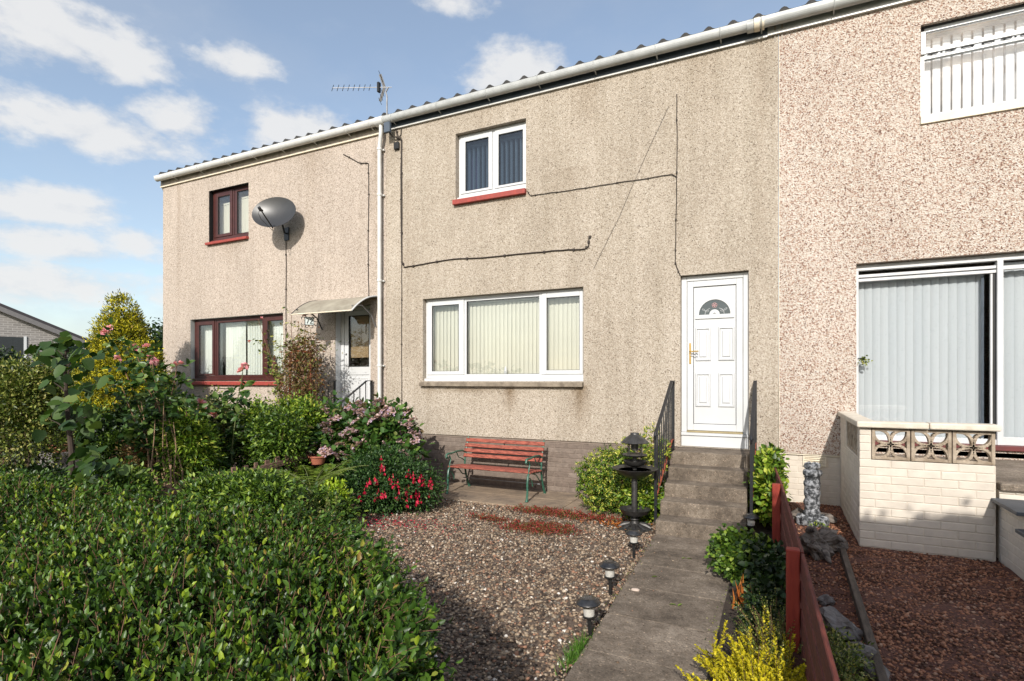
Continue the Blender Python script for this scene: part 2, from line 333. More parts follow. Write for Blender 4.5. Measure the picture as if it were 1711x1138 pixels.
# ------------------------------------------------------------------ object helpers
COL = sc.collection
def tag(o, label=None, cat=None, group=None, kind=None):
    if label: o['label'] = label
    if cat: o['category'] = cat
    if group: o['group'] = group
    if kind: o['kind'] = kind
    return o
def thing(name, label, cat, loc=(0, 0, 0), group=None):
    o = bpy.data.objects.new(name, None); COL.objects.link(o)
    o.location = loc; o.empty_display_size = .1
    return tag(o, label, cat, group)
def offs(p):
    v = Vector((0, 0, 0))
    while p is not None:
        v = v + p.location; p = p.parent
    return v
def mk(name, V, Fc, mat, parent=None, smooth=False, world=True):
    me = bpy.data.meshes.new(name)
    if world and parent is not None:
        of = offs(parent); V = [(a[0] - of.x, a[1] - of.y, a[2] - of.z) for a in V]
    me.from_pydata([tuple(v) for v in V], [], Fc)
    me.validate(); me.update()
    if smooth:
        me.shade_smooth(); me.set_sharp_from_angle(angle=radians(42))
    me.materials.append(MT[mat] if isinstance(mat, str) else mat)
    o = bpy.data.objects.new(name, me); COL.objects.link(o); o.parent = parent
    return o
class MB:
    def __init__(s): s.v = []; s.f = []
    def add(s, V, Fc):
        n = len(s.v); s.v += [tuple(a) for a in V]; s.f += [tuple(i + n for i in q) for q in Fc]; return s
    def box(s, x0, x1, y0, y1, z0, z1):
        x0, x1 = min(x0, x1), max(x0, x1); y0, y1 = min(y0, y1), max(y0, y1); z0, z1 = min(z0, z1), max(z0, z1)
        return s.add([(x0, y0, z0), (x1, y0, z0), (x1, y1, z0), (x0, y1, z0), (x0, y0, z1), (x1, y0, z1), (x1, y1, z1), (x0, y1, z1)],
                     [(0, 3, 2, 1), (4, 5, 6, 7), (0, 1, 5, 4), (1, 2, 6, 5), (2, 3, 7, 6), (3, 0, 4, 7)])
    def bar(s, a, b, w, h, up=(0, 0, 1)):
        a, b = Vector(a), Vector(b); d = (b - a).normalized(); u = Vector(up)
        if abs(d.dot(u)) > .99: u = Vector((0, 1, 0))
        r = d.cross(u).normalized() * w / 2; u = r.cross(d).normalized() * h / 2
        V = [p + i * r + j * u for p in (a, b) for i, j in ((-1, -1), (1, -1), (1, 1), (-1, 1))]
        return s.add(V, [(0, 1, 2, 3), (7, 6, 5, 4), (0, 4, 5, 1), (1, 5, 6, 2), (2, 6, 7, 3), (3, 7, 4, 0)])
    def tube(s, pts, r, n=8, cap=True):
        pts = [Vector(p) for p in pts]; k = len(pts)
        rs = r if isinstance(r, (list, tuple)) else [r] * k
        V = []; ref = None
        for i, p in enumerate(pts):
            d = (pts[min(i + 1, k - 1)] - pts[max(i - 1, 0)]).normalized()
            if ref is None: ref = Vector((0, 0, 1)) if abs(d.z) < .9 else Vector((1, 0, 0))
            a = d.cross(ref).normalized(); b = a.cross(d).normalized(); ref = b
            for j in range(n):
                t = 2 * pi * j / n; V.append(p + rs[i] * (cos(t) * a + sin(t) * b))
        Fc = [(i * n + j, i * n + (j + 1) % n, (i + 1) * n + (j + 1) % n, (i + 1) * n + j) for i in range(k - 1) for j in range(n)]
        if cap: Fc += [tuple(range(n))[::-1], tuple((k - 1) * n + j for j in range(n))]
        return s.add(V, Fc)
    def lathe(s, prof, c=(0, 0, 0), n=24, jit=0.0, rng=None, sx=1, sy=1):
        V = []; k = len(prof)
        for r, z in prof:
            for j in range(n):
                t = 2 * pi * j / n; q = r * (1 + (rng.uniform(-jit, jit) if jit else 0))
                V.append((c[0] + q * cos(t) * sx, c[1] + q * sin(t) * sy, c[2] + z))
        Fc = [(i * n + j, i * n + (j + 1) % n, (i + 1) * n + (j + 1) % n, (i + 1) * n + j) for i in range(k - 1) for j in range(n)]
        Fc += [tuple(range(n))[::-1], tuple((k - 1) * n + j for j in range(n))]
        return s.add(V, Fc)
    def ring(s, x0, x1, z0, z1, w, y0, y1, wb=None, wt=None):
        wb = w if wb is None else wb; wt = w if wt is None else wt
        s.box(x0, x0 + w, y0, y1, z0, z1); s.box(x1 - w, x1, y0, y1, z0, z1)
        s.box(x0 + w, x1 - w, y0, y1, z0, z0 + wb); s.box(x0 + w, x1 - w, y0, y1, z1 - wt, z1); return s
    def bricks(s, u0, u1, z0, z1, plane, axis='x', bl=.225, bh=.075, dep=.009, gap=.008, sgn=-1, rng=random.Random(5)):
        row = 0; z = z0
        while z < z1 - .01:
            zt = min(z + bh, z1); u = u0 - (bl / 2 if row % 2 else 0)
            while u < u1 - .005:
                a, b = max(u, u0) + gap / 2, min(u + bl, u1) - gap / 2
                if b - a > .02:
                    d = dep * rng.uniform(.75, 1.15); e = .006
                    q0 = [(a, z + gap / 2), (b, z + gap / 2), (b, zt - gap / 2), (a, zt - gap / 2)]
                    q1 = [(a + e, z + gap / 2 + e * .8), (b - e, z + gap / 2 + e * .8), (b - e, zt - gap / 2 - e * .8), (a + e, zt - gap / 2 - e * .8)]
                    q0 = [(p + rng.uniform(-.0015, .0015), q + rng.uniform(-.0015, .0015)) for p, q in q0]
                    P = lambda t, off: (t[0], plane + sgn * off, t[1]) if axis == 'x' else (plane + sgn * off, t[0], t[1])
                    V = [P(t, -.004) for t in q0] + [P(t, d * .55) for t in q0] + [P(t, d) for t in q1]
                    Fc = [(8, 9, 10, 11)] + [(i, (i + 1) % 4, 4 + (i + 1) % 4, 4 + i) for i in range(4)] + [(4 + i, 4 + (i + 1) % 4, 8 + (i + 1) % 4, 8 + i) for i in range(4)]
                    if (axis == 'x') == (sgn > 0): Fc = [q[::-1] for q in Fc]
                    s.add(V, Fc)
                u += bl
            z += bh; row += 1
        return s
    def out(s, name, mat, parent=None, smooth=False, bevel=0, world=True, seg=1):
        o = mk(name, s.v, s.f, mat, parent, smooth, world)
        if bevel:
            m = o.modifiers.new('bevel', 'BEVEL'); m.width = bevel; m.segments = seg; m.limit_method = 'ANGLE'
        return o
def struct(o): o['kind'] = 'structure'; return o

# numpy scatter: template copied into many frames, one mesh
LEAF = (np.array([(0, 0, 0), (.30, .42, .10), (.30, -.42, .10), (.32, 0, 0), (.70, .40, .07), (.70, -.40, .07), (.70, 0, -.03), (1, 0, -.12)]),
        [(0, 3, 1), (0, 2, 3), (1, 3, 6, 4), (3, 2, 5, 6), (4, 6, 7), (6, 5, 7)])
DIAM = (np.array([(0, 0, 0), (.45, .5, .10), (1, 0, -.05), (.45, -.5, .10)]), [(0, 2, 1), (0, 3, 2)])
ROUND = (np.array([(0, 0, 0), (.02, .38, .06), (.35, .55, .05), (.75, .36, 0), (1, 0, -.12), (.75, -.36, 0), (.35, -.55, .05), (.02, -.38, .06), (.4, 0, -.05)]),
         [(0, 8, 2, 1), (8, 3, 2), (8, 4, 3), (8, 5, 4), (8, 6, 5), (0, 7, 6, 8)])
BLADE = (np.array([(0, .5, 0), (0, -.5, 0), (.5, .4, .02), (.5, -.4, .02), (1, 0, -.12)]), [(0, 1, 3, 2), (2, 3, 4)])
_ph = (1 + 5 ** .5) / 2
_iv = np.array([(-1, _ph, 0), (1, _ph, 0), (-1, -_ph, 0), (1, -_ph, 0), (0, -1, _ph), (0, 1, _ph), (0, -1, -_ph), (0, 1, -_ph), (_ph, 0, -1), (_ph, 0, 1), (-_ph, 0, -1), (-_ph, 0, 1)]) / sqrt(1 + _ph * _ph)
STONE = (_iv, [(0, 11, 5), (0, 5, 1), (0, 1, 7), (0, 7, 10), (0, 10, 11), (1, 5, 9), (5, 11, 4), (11, 10, 2), (10, 7, 6), (7, 1, 8), (3, 9, 4), (3, 4, 2), (3, 2, 6), (3, 6, 8), (3, 8, 9), (4, 9, 5), (2, 4, 11), (6, 2, 10), (8, 6, 7), (9, 8, 1)])
def nrm(a): return a / np.maximum(np.linalg.norm(a, axis=1, keepdims=True), 1e-9)
def scatter(name, tmpl, O, D, Nn, S, mat, parent=None, smooth=False, jit=0.0, rng=None, world=True):
    TV, TF = tmpl; n = len(O); k = len(TV)
    X = nrm(np.asarray(D, float)); Y = nrm(np.cross(Nn, X)); Z = np.cross(X, Y)
    T = np.broadcast_to(TV, (n, k, 3)).copy()
    if jit: T += rng.normal(0, jit, T.shape)
    S = np.asarray(S, float)
    T *= S[:, None, :]
    V = O[:, None, :] + T[:, :, 0:1] * X[:, None, :] + T[:, :, 1:2] * Y[:, None, :] + T[:, :, 2:3] * Z[:, None, :]
    V = V.reshape(-1, 3)
    if world and parent is not None:
        of = offs(parent); V = V - np.array([of.x, of.y, of.z])
    lens = np.array([len(f) for f in TF]); flat = np.concatenate([np.array(f) for f in TF])
    loops = (flat[None, :] + (np.arange(n) * k)[:, None]).reshape(-1)
    lt = np.tile(lens, n); ls = np.concatenate([[0], np.cumsum(lt)[:-1]])
    me = bpy.data.meshes.new(name)
    me.vertices.add(len(V)); me.vertices.foreach_set('co', V.astype(np.float32).ravel())
    me.loops.add(len(loops)); me.loops.foreach_set('vertex_index', loops.astype(np.int32))
    me.polygons.add(len(lt)); me.polygons.foreach_set('loop_start', ls.astype(np.int32)); me.polygons.foreach_set('loop_total', lt.astype(np.int32))
    me.update(calc_edges=True)
    if smooth: me.shade_smooth()
    me.materials.append(mat)
    o = bpy.data.objects.new(name, me); COL.objects.link(o); o.parent = parent
    return o
def blob_points(rng, blobs, n, m, cr, shell=.55, zmin=.02):
    """clump centres near the surface of the lobes, m leaves round each"""
    w = np.array([b[1][0] * b[1][1] + b[1][0] * b[1][2] for b in blobs], float); w /= w.sum()
    idx = rng.choice(len(blobs), n, p=w)
    C0 = np.array([b[0] for b in blobs], float)[idx]; R0 = np.array([b[1] for b in blobs], float)[idx]
    d = nrm(rng.normal(size=(n, 3))); r = shell + (1.04 - shell) * rng.random(n) ** .6
    P = C0 + R0 * d * r[:, None]
    P = np.repeat(P, m, 0); d = np.repeat(d, m, 0)
    off = rng.normal(size=P.shape)
    O = P + off * cr
    out = nrm(d * .7 + nrm(off) * .8 + rng.normal(size=P.shape) * .35 + np.array([0, 0, .25]))
    k = O[:, 2] > zmin
    return O[k], out[k]
def foliage(name, rng, blobs, n, m, cr, L, Wd, tmpl, mat, parent, shell=.55, zmin=.02, droop=.25, var=.35):
    O, out = blob_points(rng, blobs, n, m, cr, shell, zmin)
    k = len(O)
    D = nrm(out + rng.normal(size=(k, 3)) * .45 - np.array([0, 0, droop]))
    Nn = nrm(out * .6 + rng.normal(size=(k, 3)) * .5 + np.array([0, -.15, .7]))
    s = 1 + rng.uniform(-var, var, k)
    return scatter(name, tmpl, O, D, Nn, np.stack([L * s, Wd * s, L * s], 1), mat, parent)
def stems(rng, base, blobs, n, r, mat, parent, name='stem', spread=.08):
    mb = MB(); b = Vector(base)
    for i in range(n):
        c, R = blobs[rng.integers(len(blobs))]
        d = nrm(rng.normal(size=(1, 3)))[0]; t = Vector(c) + Vector((R[0] * d[0], R[1] * d[1], R[2] * abs(d[2]))) * .8
        p0 = b + Vector((rng.normal() * spread, rng.normal() * spread, -.02))
        mid = p0.lerp(t, .5) + Vector((rng.normal() * .04, rng.normal() * .04, .10 * (t - p0).length))
        q = [p0, p0.lerp(mid, .6), mid, mid.lerp(t, .6), t]
        mb.tube(q, [r, r * .85, r * .7, r * .5, r * .3], 5)
    return mb.out(name, mat, parent, True)
def plant(name, label, cat, loc, blobs, n, m, cr, L, Wd, tmpl, leaf, seed, ns=10, sr=.008, bark='bark', group=None, shell=.5, droop=.2, zmin=.03):
    rng = np.random.default_rng(seed)
    t = thing(name, label, cat, loc, group)
    B = [((loc[0] + b[0], loc[1] + b[1], loc[2] + b[2]), (b[3], b[4], b[5])) for b in blobs]
    foliage('foliage', rng, B, n, m, cr, L, Wd, tmpl, G[leaf], t, shell, loc[2] + zmin, droop)
    if ns: stems(rng, loc, B, ns, sr, MT[bark], t)
    return t, rng, B
def dup(o, parent, loc, rz=0.0, s=1.0, rx=0.0):
    c = o.copy(); COL.objects.link(c); c.parent = parent
    of = offs(parent) if parent is not None else Vector((0, 0, 0))
    c.location = Vector(loc) - of; c.rotation_euler = (rx, 0, rz); c.scale = (s, s, s)
    return c
R_ = random.Random(11)
NR = np.random.default_rng(7)

# ================================================================== ground and paving
V = [(x, y, -.03) for x, y in ((-900, -900), (900, -900), (900, 900), (-900, 900))]
far = mk('ground', V, [(0, 1, 2, 3)], plain('ground_far', (.06, .085, .03), 1.0, col2=(.05, .045, .025), scale=.6, bmp=.5, bscale=8)); struct(far)
def sheet(name, mat, x0, x1, y0, y1, z, amp=.012, step=.16, skirt=None):
    nx = max(2, int((x1 - x0) / step)); ny = max(2, int((y1 - y0) / step)); rr = random.Random(3)
    V = []; Fc = []
    for j in range(ny + 1):
        for i in range(nx + 1):
            e = i in (0, nx) or j in (0, ny)
            V.append((x0 + (x1 - x0) * i / nx, y0 + (y1 - y0) * j / ny, z + (0 if e else rr.uniform(-amp, amp))))
    for j in range(ny):
        for i in range(nx):
            a = j * (nx + 1) + i; Fc.append((a, a + 1, a + nx + 2, a + nx + 1))
    if skirt is not None:
        n = len(V); V += [(x0, y0, z), (x0, y1, z), (x0, y1, skirt), (x0, y0, skirt)]; Fc.append((n, n + 1, n + 2, n + 3))
    return struct(mk(name, V, Fc, mat, smooth=True))
sheet('flower_bed', 'soil', -13.5, -1.0, -1, 7.99, -.006, .006)
sheet('gravel_bed', 'gravel_base', -6.0, -1.19, 1.9, 6.87, .002, .004)
sheet('border_bed', 'soil', -.37, .06, -1.0, 7.99, .05, .012, skirt=-.05)
sheet('red_gravel_bed', 'red_gravel_base', .05, 3.4, -1.0, 7.99, .185, .008, skirt=-.02)
# concrete slab path, each slab slightly out of true
mb = MB(); y = -1.4; rr = random.Random(8)
while y < 6.25:
    y1 = min(y + .60, 6.27)
    xl = -1.115 - (y - 3) * .038; xr = -.345 + rr.uniform(-.01, .01)
    if y > 4.0 and y < 5.2: pass
    z = rr.uniform(-.003, .003) + .030
    mb.add([(xl, y + .001, -.04), (xr, y + .001, -.04), (xr, y1 - .002, -.04), (xl - .023, y1 - .002, -.04),
            (xl, y + .004, z), (xr, y + .001, z + rr.uniform(-.002, .002)), (xr, y1 - .004, z), (xl - .023, y1 - .002, z + rr.uniform(-.003, .003))],
           [(0, 3, 2, 1), (4, 5, 6, 7), (0, 1, 5, 4), (1, 2, 6, 5), (2, 3, 7, 6), (3, 0, 4, 7)])
    y = y1
struct(mb.out('path', 'concrete', bevel=.003))
mb = MB(); x = -6.3
while x < -1.3:
    mb.box(x + .004, x + .606, 6.87 + rr.uniform(-.01, .01), 7.44, -.03, .028 + rr.uniform(-.003, .003))
    mb.box(x + .004, x + .606, 7.448, 8.01, -.03, .028 + rr.uniform(-.003, .003)); x += .61
struct(mb.out('patio', plain('patio_slab', (.30, .225, .155), .95, col2=(.17, .13, .095), scale=4, bmp=.5, bscale=110), bevel=.006))

# ================================================================== the three terraced houses
def wall_mesh(x0, x1, z0, z1, holes, y0=8.0, dep=.2, back=15.0):
    """front with openings and their reveals, side and back walls"""
    mb = MB()
    xs = sorted({x0, x1} | {h[0] for h in holes} | {min(h[1], x1) for h in holes})
    zs = sorted({z0, z1} | {h[2] for h in holes} | {h[3] for h in holes})
    for i in range(len(xs) - 1):
        for j in range(len(zs) - 1):
            cx_, cz = (xs[i] + xs[i + 1]) / 2, (zs[j] + zs[j + 1]) / 2
            if any(h[0] < cx_ < h[1] and h[2] < cz < h[3] for h in holes): continue
            mb.add([(xs[i], y0, zs[j]), (xs[i + 1], y0, zs[j]), (xs[i + 1], y0, zs[j + 1]), (xs[i], y0, zs[j + 1])], [(0, 1, 2, 3)])
    for a, b, c, d in holes:
        b = min(b, x1)
        for q in (((a, c), (a, d)), ((b, d), (b, c)), ((a, d), (b, d)), ((b, c), (a, c))):
            (p0, r0), (p1, r1) = q
            mb.add([(p0, y0, r0), (p1, y0, r1), (p1, y0 + dep, r1), (p0, y0 + dep, r0)], [(0, 1, 2, 3)])
    mb.add([(x0, y0, z0), (x0, y0, z1), (x0, back, z1), (x0, back, z0)], [(0, 1, 2, 3)])
    mb.add([(x1, y0, z0), (x1, y0, z1), (x1, back, z1), (x1, back, z0)], [(3, 2, 1, 0)])
    mb.add([(x0, back, z0), (x1, back, z0), (x1, back, z1), (x0, back, z1)], [(3, 2, 1, 0)])
    mb.box(x0 + .02, x1 - .02, y0 + .22, back - .02, z0 - .3, z0 - .04)      # floor slab
    mb.box(x0 + .02, x1 - .02, y0 + .22, back - .02, 3.3, 3.5)              # upper floor
    mb.box(x0 + .02, x1 - .02, y0 + .22, back - .02, z1 - .1, z1 - .02)      # ceiling
    return mb
def roof(house, x0, x1, mat='tile'):
    per = .305; k = 10; nx = int((x1 - x0) / per * k); V = []; rows = [(7.86, 6.505), (11.6, 7.45), (15.3, 6.505)]
    def bumpz(x):
        p = (x / per) % 1.0
        return .050 * max(0.0, sin(pi * min(1, p / .42))) if p < .42 else -.006 * sin(pi * (p - .42) / .58)
    for y, z in rows:
        for i in range(nx + 1):
            x = x0 + (x1 - x0) * i / nx; V.append((x, y, z + bumpz(x)))
    Fc = []
    for r in range(2):
        for i in range(nx):
            a = r * (nx + 1) + i; Fc.append((a, a + 1, a + nx + 2, a + nx + 1))
    n = len(V)                                   # thickness at the eaves
    for i in range(nx + 1): V.append((V[i][0], 7.865, 6.487))
    for i in range(nx): Fc.append((n + i, n + i + 1, i + 1, i))
    r = mk('roof', V, Fc, mat, house, True)
    V = [(x0, 8.0, 6.2), (x0, 15.0, 6.2), (x0, 15.2, 6.45), (x0, 11.6, 7.40), (x0, 7.95, 6.46)]
    for xa, xb in ((x0 + .03, x0 + .05), (x1 - .05, x1 - .03)):
        MB().add([(xa, *v[1:]) for v in V] + [(xb, *v[1:]) for v in V], [(0, 1, 2, 3, 4), (9, 8, 7, 6, 5)] + [(i, 5 + i, 5 + (i + 1) % 5, (i + 1) % 5) for i in range(5)]).out('gable_end', 'fascia_brown', house)
    return r
def gutter(house, x0, x1, mat, bracket_xs, slope=0.0, zc=6.435, name='gutter'):
    r = .068; yc = 7.875; V = []; n = 12
    prof = [(yc - r * cos(pi * t / n) * 1.0, zc - r * 1.15 * sin(pi * t / n)) for t in range(n + 1)]
    prof = [(yc - r, zc + .03)] + prof + [(yc + r, zc + .03)]
    inner = [(yc + (p[0] - yc) * .92, zc + (p[1] - zc) * .92 + .001) for p in prof]
    full = prof + inner[::-1]; m = len(full)
    for x in (x0, x1): V += [(x, p[0], p[1] + (x + 6.4) * slope) for p in full]
    Fc = [(i, (i + 1) % m, m + (i + 1) % m, m + i) for i in range(m)] + [tuple(range(m))[::-1], tuple(range(m, 2 * m))]
    g = mk(name, V, Fc, mat, house, False)
    for x in bracket_xs:
        dz = (x + 6.4) * slope
        b = MB(); b.tube([(x, p[0] + (p[0] - yc) * .06, p[1] + dz + (p[1] - zc) * .06) for p in prof] + [(x, 7.975, zc + .03 + dz)], .0065, 5)
        b.bar((x, 7.89, zc - .075 + dz), (x, 7.972, zc - .10 + dz), .016, .007)
        b.out('gutter_bracket', mat, g)
    return g
Y1 = 8.10   # plane of the window frames
def pane(parent, x0, x1, z0, z1, y, mat='glass'):
    return MB().box(x0, x1, y, y + .012, z0, z1).out('pane', mat, parent)
def blind(parent, x0, x1, z0, z1, y, mat, pitch=.075, w=.089, ang=20, name='vertical_blind', ztop=None, seed=1):
    rr = random.Random(seed); mb = MB(); x = x0 + pitch / 2
    while x < x1:
        a = radians(ang + rr.uniform(-2.5, 2.5)); dx, dy = cos(a) * w / 2, sin(a) * w / 2
        sw = rr.uniform(-.004, .004); zt = z1; pts = []
        for k in range(5):                       # gently curved slat
            q = -1 + k / 2; bow = .006 * (1 - q * q)
            pts.append((x + dx * q + sin(a) * bow, y + dy * q - cos(a) * bow))
        V = [(p[0], p[1], zt) for p in pts] + [(p[0] + sw, p[1], z0 + rr.uniform(0, .006)) for p in pts]
        V += [(v[0] + .0, v[1] + .0012, v[2]) for v in V]
        Fc = [(k, k + 5, k + 6, k + 1) for k in range(4)] + [(10 + k + 1, 10 + k + 6, 10 + k + 5, 10 + k) for k in range(4)]
        mb.add(V, Fc); x += pitch
    mb.box(x0, x1, y - .02, y + .02, z1 + .005, z1 + .045)
    return mb.out(name, mat, parent)
def window(house, x0, x1, z0, z1, bays, fmat, gmat='glass', fw=.058, sill=None, cill=.05, y=Y1, label=None):
    """bays: (xa, xb, opens, za, zb) pane rectangles; the frame fills the rest"""
    w = thing('window', None, None, (0, 0, 0)); w.parent = house; w.location = Vector(((x0 + x1) / 2, y, z0)) - offs(house)
    if label: w['label'] = label
    fr = MB(); xs = sorted({x0, x1} | {b[0] for b in bays} | {b[1] for b in bays})
    # outer frame and mullions from the gaps between panes
    mb = MB(); mb.ring(x0, x1, z0, z1, .035, y, y + .06, wb=.06)
    bs = sorted(bays)
    for i in range(len(bs) - 1):
        a, b = bs[i][1], bs[i + 1][0]
        if b - a > .16: mb.box((a + b) / 2 - .022, (a + b) / 2 + .022, y - .001, y + .06, z0 + .06, z1 - .035)
        elif not (bs[i][2] or bs[i + 1][2]): mb.box(a, b, y - .001, y + .06, z0 + .06, z1 - .035)
        elif bs[i][2]: mb.box(b - .045, b, y - .001, y + .06, z0 + .06, z1 - .035)
        else: mb.box(a, a + .045, y - .001, y + .06, z0 + .06, z1 - .035)
    if cill: mb.box(x0 - .012, x1, y - .05, y + .04, z0 - cill, z0 - .002)
    mb.out('frame', fmat, w, bevel=.005, seg=2)
    for i, (a, b, op, za, zb) in enumerate(bs):
        ya = y - .014 if op else y + .006
        # sash round each pane
        L = x0 + .035 if i == 0 else ((bs[i - 1][1] + a) / 2 + .022 if a - bs[i - 1][1] > .16 else (bs[i - 1][1] if bs[i - 1][2] == 0 and not op else (bs[i - 1][1] + .045 if not bs[i - 1][2] else a - .002)))
        Rr = x1 - .035 if i == len(bs) - 1 else ((b + bs[i + 1][0]) / 2 - .022 if bs[i + 1][0] - b > .16 else (b if not op else bs[i + 1][0] - .045))
        L = min(L, a); Rr = max(Rr, b); zB = min(z0 + .062, za - .01); zT = max(z1 - .037, zb + .01)
        s = MB()
        s.box(min(L + .003, a - .003), a, ya, y + .05, zB, zT); s.box(b, max(Rr - .003, b + .003), ya, y + .05, zB, zT)
        s.box(a, b, ya, y + .05, zB, za); s.box(a, b, ya, y + .05, zb, zT)
        so_ = s.out('sash', fmat, w, bevel=.006, seg=2)
        g = MB(); e = .006
        g.box(a, a + e, ya + .006, ya + .03, za, zb); g.box(b - e, b, ya + .006, ya + .03, za, zb)
        g.box(a, b, ya + .006, ya + .03, za, za + e); g.box(a, b, ya + .006, ya + .03, zb - e, zb)
        g.out('gasket', 'rubber', so_)
        pane(so_, a + .004, b - .004, za + .004, zb - .004, ya + .02, gmat)
    return w
def sill(w, x0, x1, z0, z1, mat, out_=.07):
    mb = MB(); V = [(x, yy, zz) for x in (x0, x1) for yy, zz in ((8.0 - out_, z0), (8.09, z0), (8.09, z1), (8.0 - out_, z1 - .012))]
    mb.add(V, [(0, 1, 2, 3), (7, 6, 5, 4), (0, 4, 5, 1), (1, 5, 6, 2), (2, 6, 7, 3), (3, 7, 4, 0)])
    return mb.out('sill', mat, w, bevel=.006, seg=2)
def reveals(w, x0, x1, z0, z1, mat, d=.1):
    mb = MB(); mb.box(x0, x0 + .004, 8.006, 8.0 + d, z0, z1); mb.box(x0 + .004, x1, 8.006, 8.0 + d, z1 - .004, z1)
    return mb.out('reveal', mat, w)

# ---- middle house
XL, XM, XR = -12.87, -6.40, 0.0
HM = thing('house', 'middle terraced house in beige roughcast with a white front door and white framed windows', 'house', ((XL * 0 + -3.2), 8, 0), 'terraced houses')
holes = [(-5.60, -2.665, 1.74, 3.195), (-4.93, -3.62, 4.83, 5.95), (-1.24, -.358, .83, 3.242)]
wall_mesh(XM, XR, .825, 6.28, holes).out('wall', 'stucco_mid', HM)
mb = MB(); mb.bricks(-6.4, -1.30, .03, .80, 8.024, rng=random.Random(2))
pl = mb.out('plinth', 'brick_grey', HM)
MB().box(XM, XR - .003, 8.022, 8.2, -.02, .824).out('mortar', 'mortar_grey', pl)
MB().bricks(-.34, -.004, .03, .80, 8.012, rng=random.Random(4)).out('painted_bricks', 'brick_cream', pl)
MB().box(-.34, -.003, 8.0115, 8.0215, .02, .81).out('painted_mortar', 'mortar_cream', pl)
w = window(HM, -5.60, -2.665, 1.79, 3.195, [(-5.47, -4.921, 1, 1.913, 3.075), (-4.775, -3.435, 0, 1.86, 3.115), (-3.304, -2.757, 1, 1.915, 3.075)], 'upvc')
sill(w, -5.63, -2.66, 1.655, 1.738, 'stone_sill', .075)
blind(w, -5.56, -4.86, 1.80, 3.08, 8.24, 'blind_cream', w=.096, ang=-15, seed=2)
blind(w, -4.82, -2.70, 1.80, 3.08, 8.24, 'blind_cream', w=.096, ang=-15, seed=3)
mb = MB(); mb.lathe([(.026, 0), (.03, .02), (.028, .09), (.012, .11), (.010, .13)], (-4.07, 8.175, 1.86), 14); mb.out('window_lock_ornament', 'upvc', w, True)
w = window(HM, -4.925, -3.62, 4.885, 5.95, [(-4.793, -4.346, 1, 4.985, 5.825), (-4.16, -3.716, 1, 4.985, 5.825)], 'upvc', 'glass_dark')
sill(w, -4.955, -3.612, 4.735, 4.828, 'red_paint', .07)
blind(w, -4.85, -4.28, 4.90, 5.78, 8.26, 'blind_white', pitch=.089, ang=84, seed=4)
blind(w, -4.22, -3.66, 4.90, 5.78, 8.26, 'blind_white', pitch=.089, ang=84, seed=5)
mb = MB()
for i in range(7): mb.tube([(-4.84 + i * .028, 8.36, 4.9), (-4.82 + i * .026, 8.36, 5.35), (-4.80 + i * .014, 8.37, 5.75)], .02, 6)
mb.out('curtain', 'curtain', w, True)
# eaves
roof(HM, XM, XR)
MB().box(XM, -.13, 7.976, 7.999, 6.302, 6.50).out('fascia', 'fascia_blue', HM)
MB().box(XM, -.13, 7.962, 8.003, 6.276, 6.300).out('trim_strip', 'gutter_white', HM)
gutter(HM, -6.36, -.33, 'gutter_grey', [-6.15, -5.2, -4.25, -3.35, -2.45, -1.55, -.7])
g = MB(); g.tube([(-.37, 7.875, 6.415), (-.29, 7.875, 6.415)], .080, 18); g.out('gutter_union', 'gutter_grey', HM, True)
# front door
D = thing('door', None, None); D.parent = HM; D.location = Vector((-.8, 8.1, .83)) - offs(HM)
dy = 8.10
fr = MB(); fr.box(-1.238, -1.165, dy - .02, dy + .07, 1.03, 3.235); fr.box(-.43, -.36, dy - .02, dy + .07, 1.03, 3.235); fr.box(-1.165, -.43, dy - .02, dy + .07, 3.165, 3.235)
fr.out('door_frame', 'upvc', D, bevel=.006, seg=2)
MB().box(-1.238, -.36, dy - .055, dy + .05, .985, 1.028).box(-1.238, -.36, dy - .035, dy + .05, .832, .981).out('threshold_board', 'upvc', D, bevel=.004)
MB().box(-1.16, -.435, dy - .06, dy, 1.030, 1.052).out('threshold_strip', plain('gold_strip', (.46, .38, .22), .4, metal=.5), D)
lf = MB(); X0, X1, Z0, Z1 = -1.160, -.435, 1.056, 3.160
lf.ring(X0, X1, Z0, Z1, .082, dy - .014, dy + .05, wb=.09, wt=.078)
LF = lf.out('door_leaf', 'upvc', D, bevel=.005, seg=2)
px0, px1, pz0, pz1 = X0 + .082, X1 - .082, Z0 + .09, Z1 - .078
g = MB(); e = .007
for q in ((px0, px0 + e, pz0, pz1), (px1 - e, px1, pz0, pz1), (px0, px1, pz0, pz0 + e), (px0, px1, pz1 - e, pz1)): g.box(q[0], q[1], dy - .004, dy + .01, q[2], q[3])
g.out('gasket', 'rubber', LF)
MB().box(px0 + e, px1 - e, dy + .004, dy + .04, pz0 + e, pz1 - e).out('door_panel', 'upvc', LF)
def raised(x0, x1, z0, z1):
    m = MB(); y0 = dy + .0035; ws = [(0, 0), (.010, -.018), (.024, -.021), (.034, .004), (.048, .004), (.066, -.016)]
    V = []
    for i, (d, yy) in enumerate(ws): V += [(x0 + d, y0 + yy, z0 + d), (x1 - d, y0 + yy, z0 + d), (x1 - d, y0 + yy, z1 - d), (x0 + d, y0 + yy, z1 - d)]
    Fc = [(4 * i + j, 4 * i + (j + 1) % 4, 4 * i + 4 + (j + 1) % 4, 4 * i + 4 + j) for i in range(len(ws) - 1) for j in range(4)]
    k = 4 * (len(ws) - 1); Fc.append((k, k + 1, k + 2, k + 3)); m.add(V, Fc); return m.out('raised_panel', 'upvc', LF)
xm = (px0 + px1) / 2
for z0, z1 in ((1.385, 1.865), (2.025, 2.515)):
    raised(px0 + .025, xm - .045, z0, z1); raised(xm + .045, px1 - .022, z0, z1)
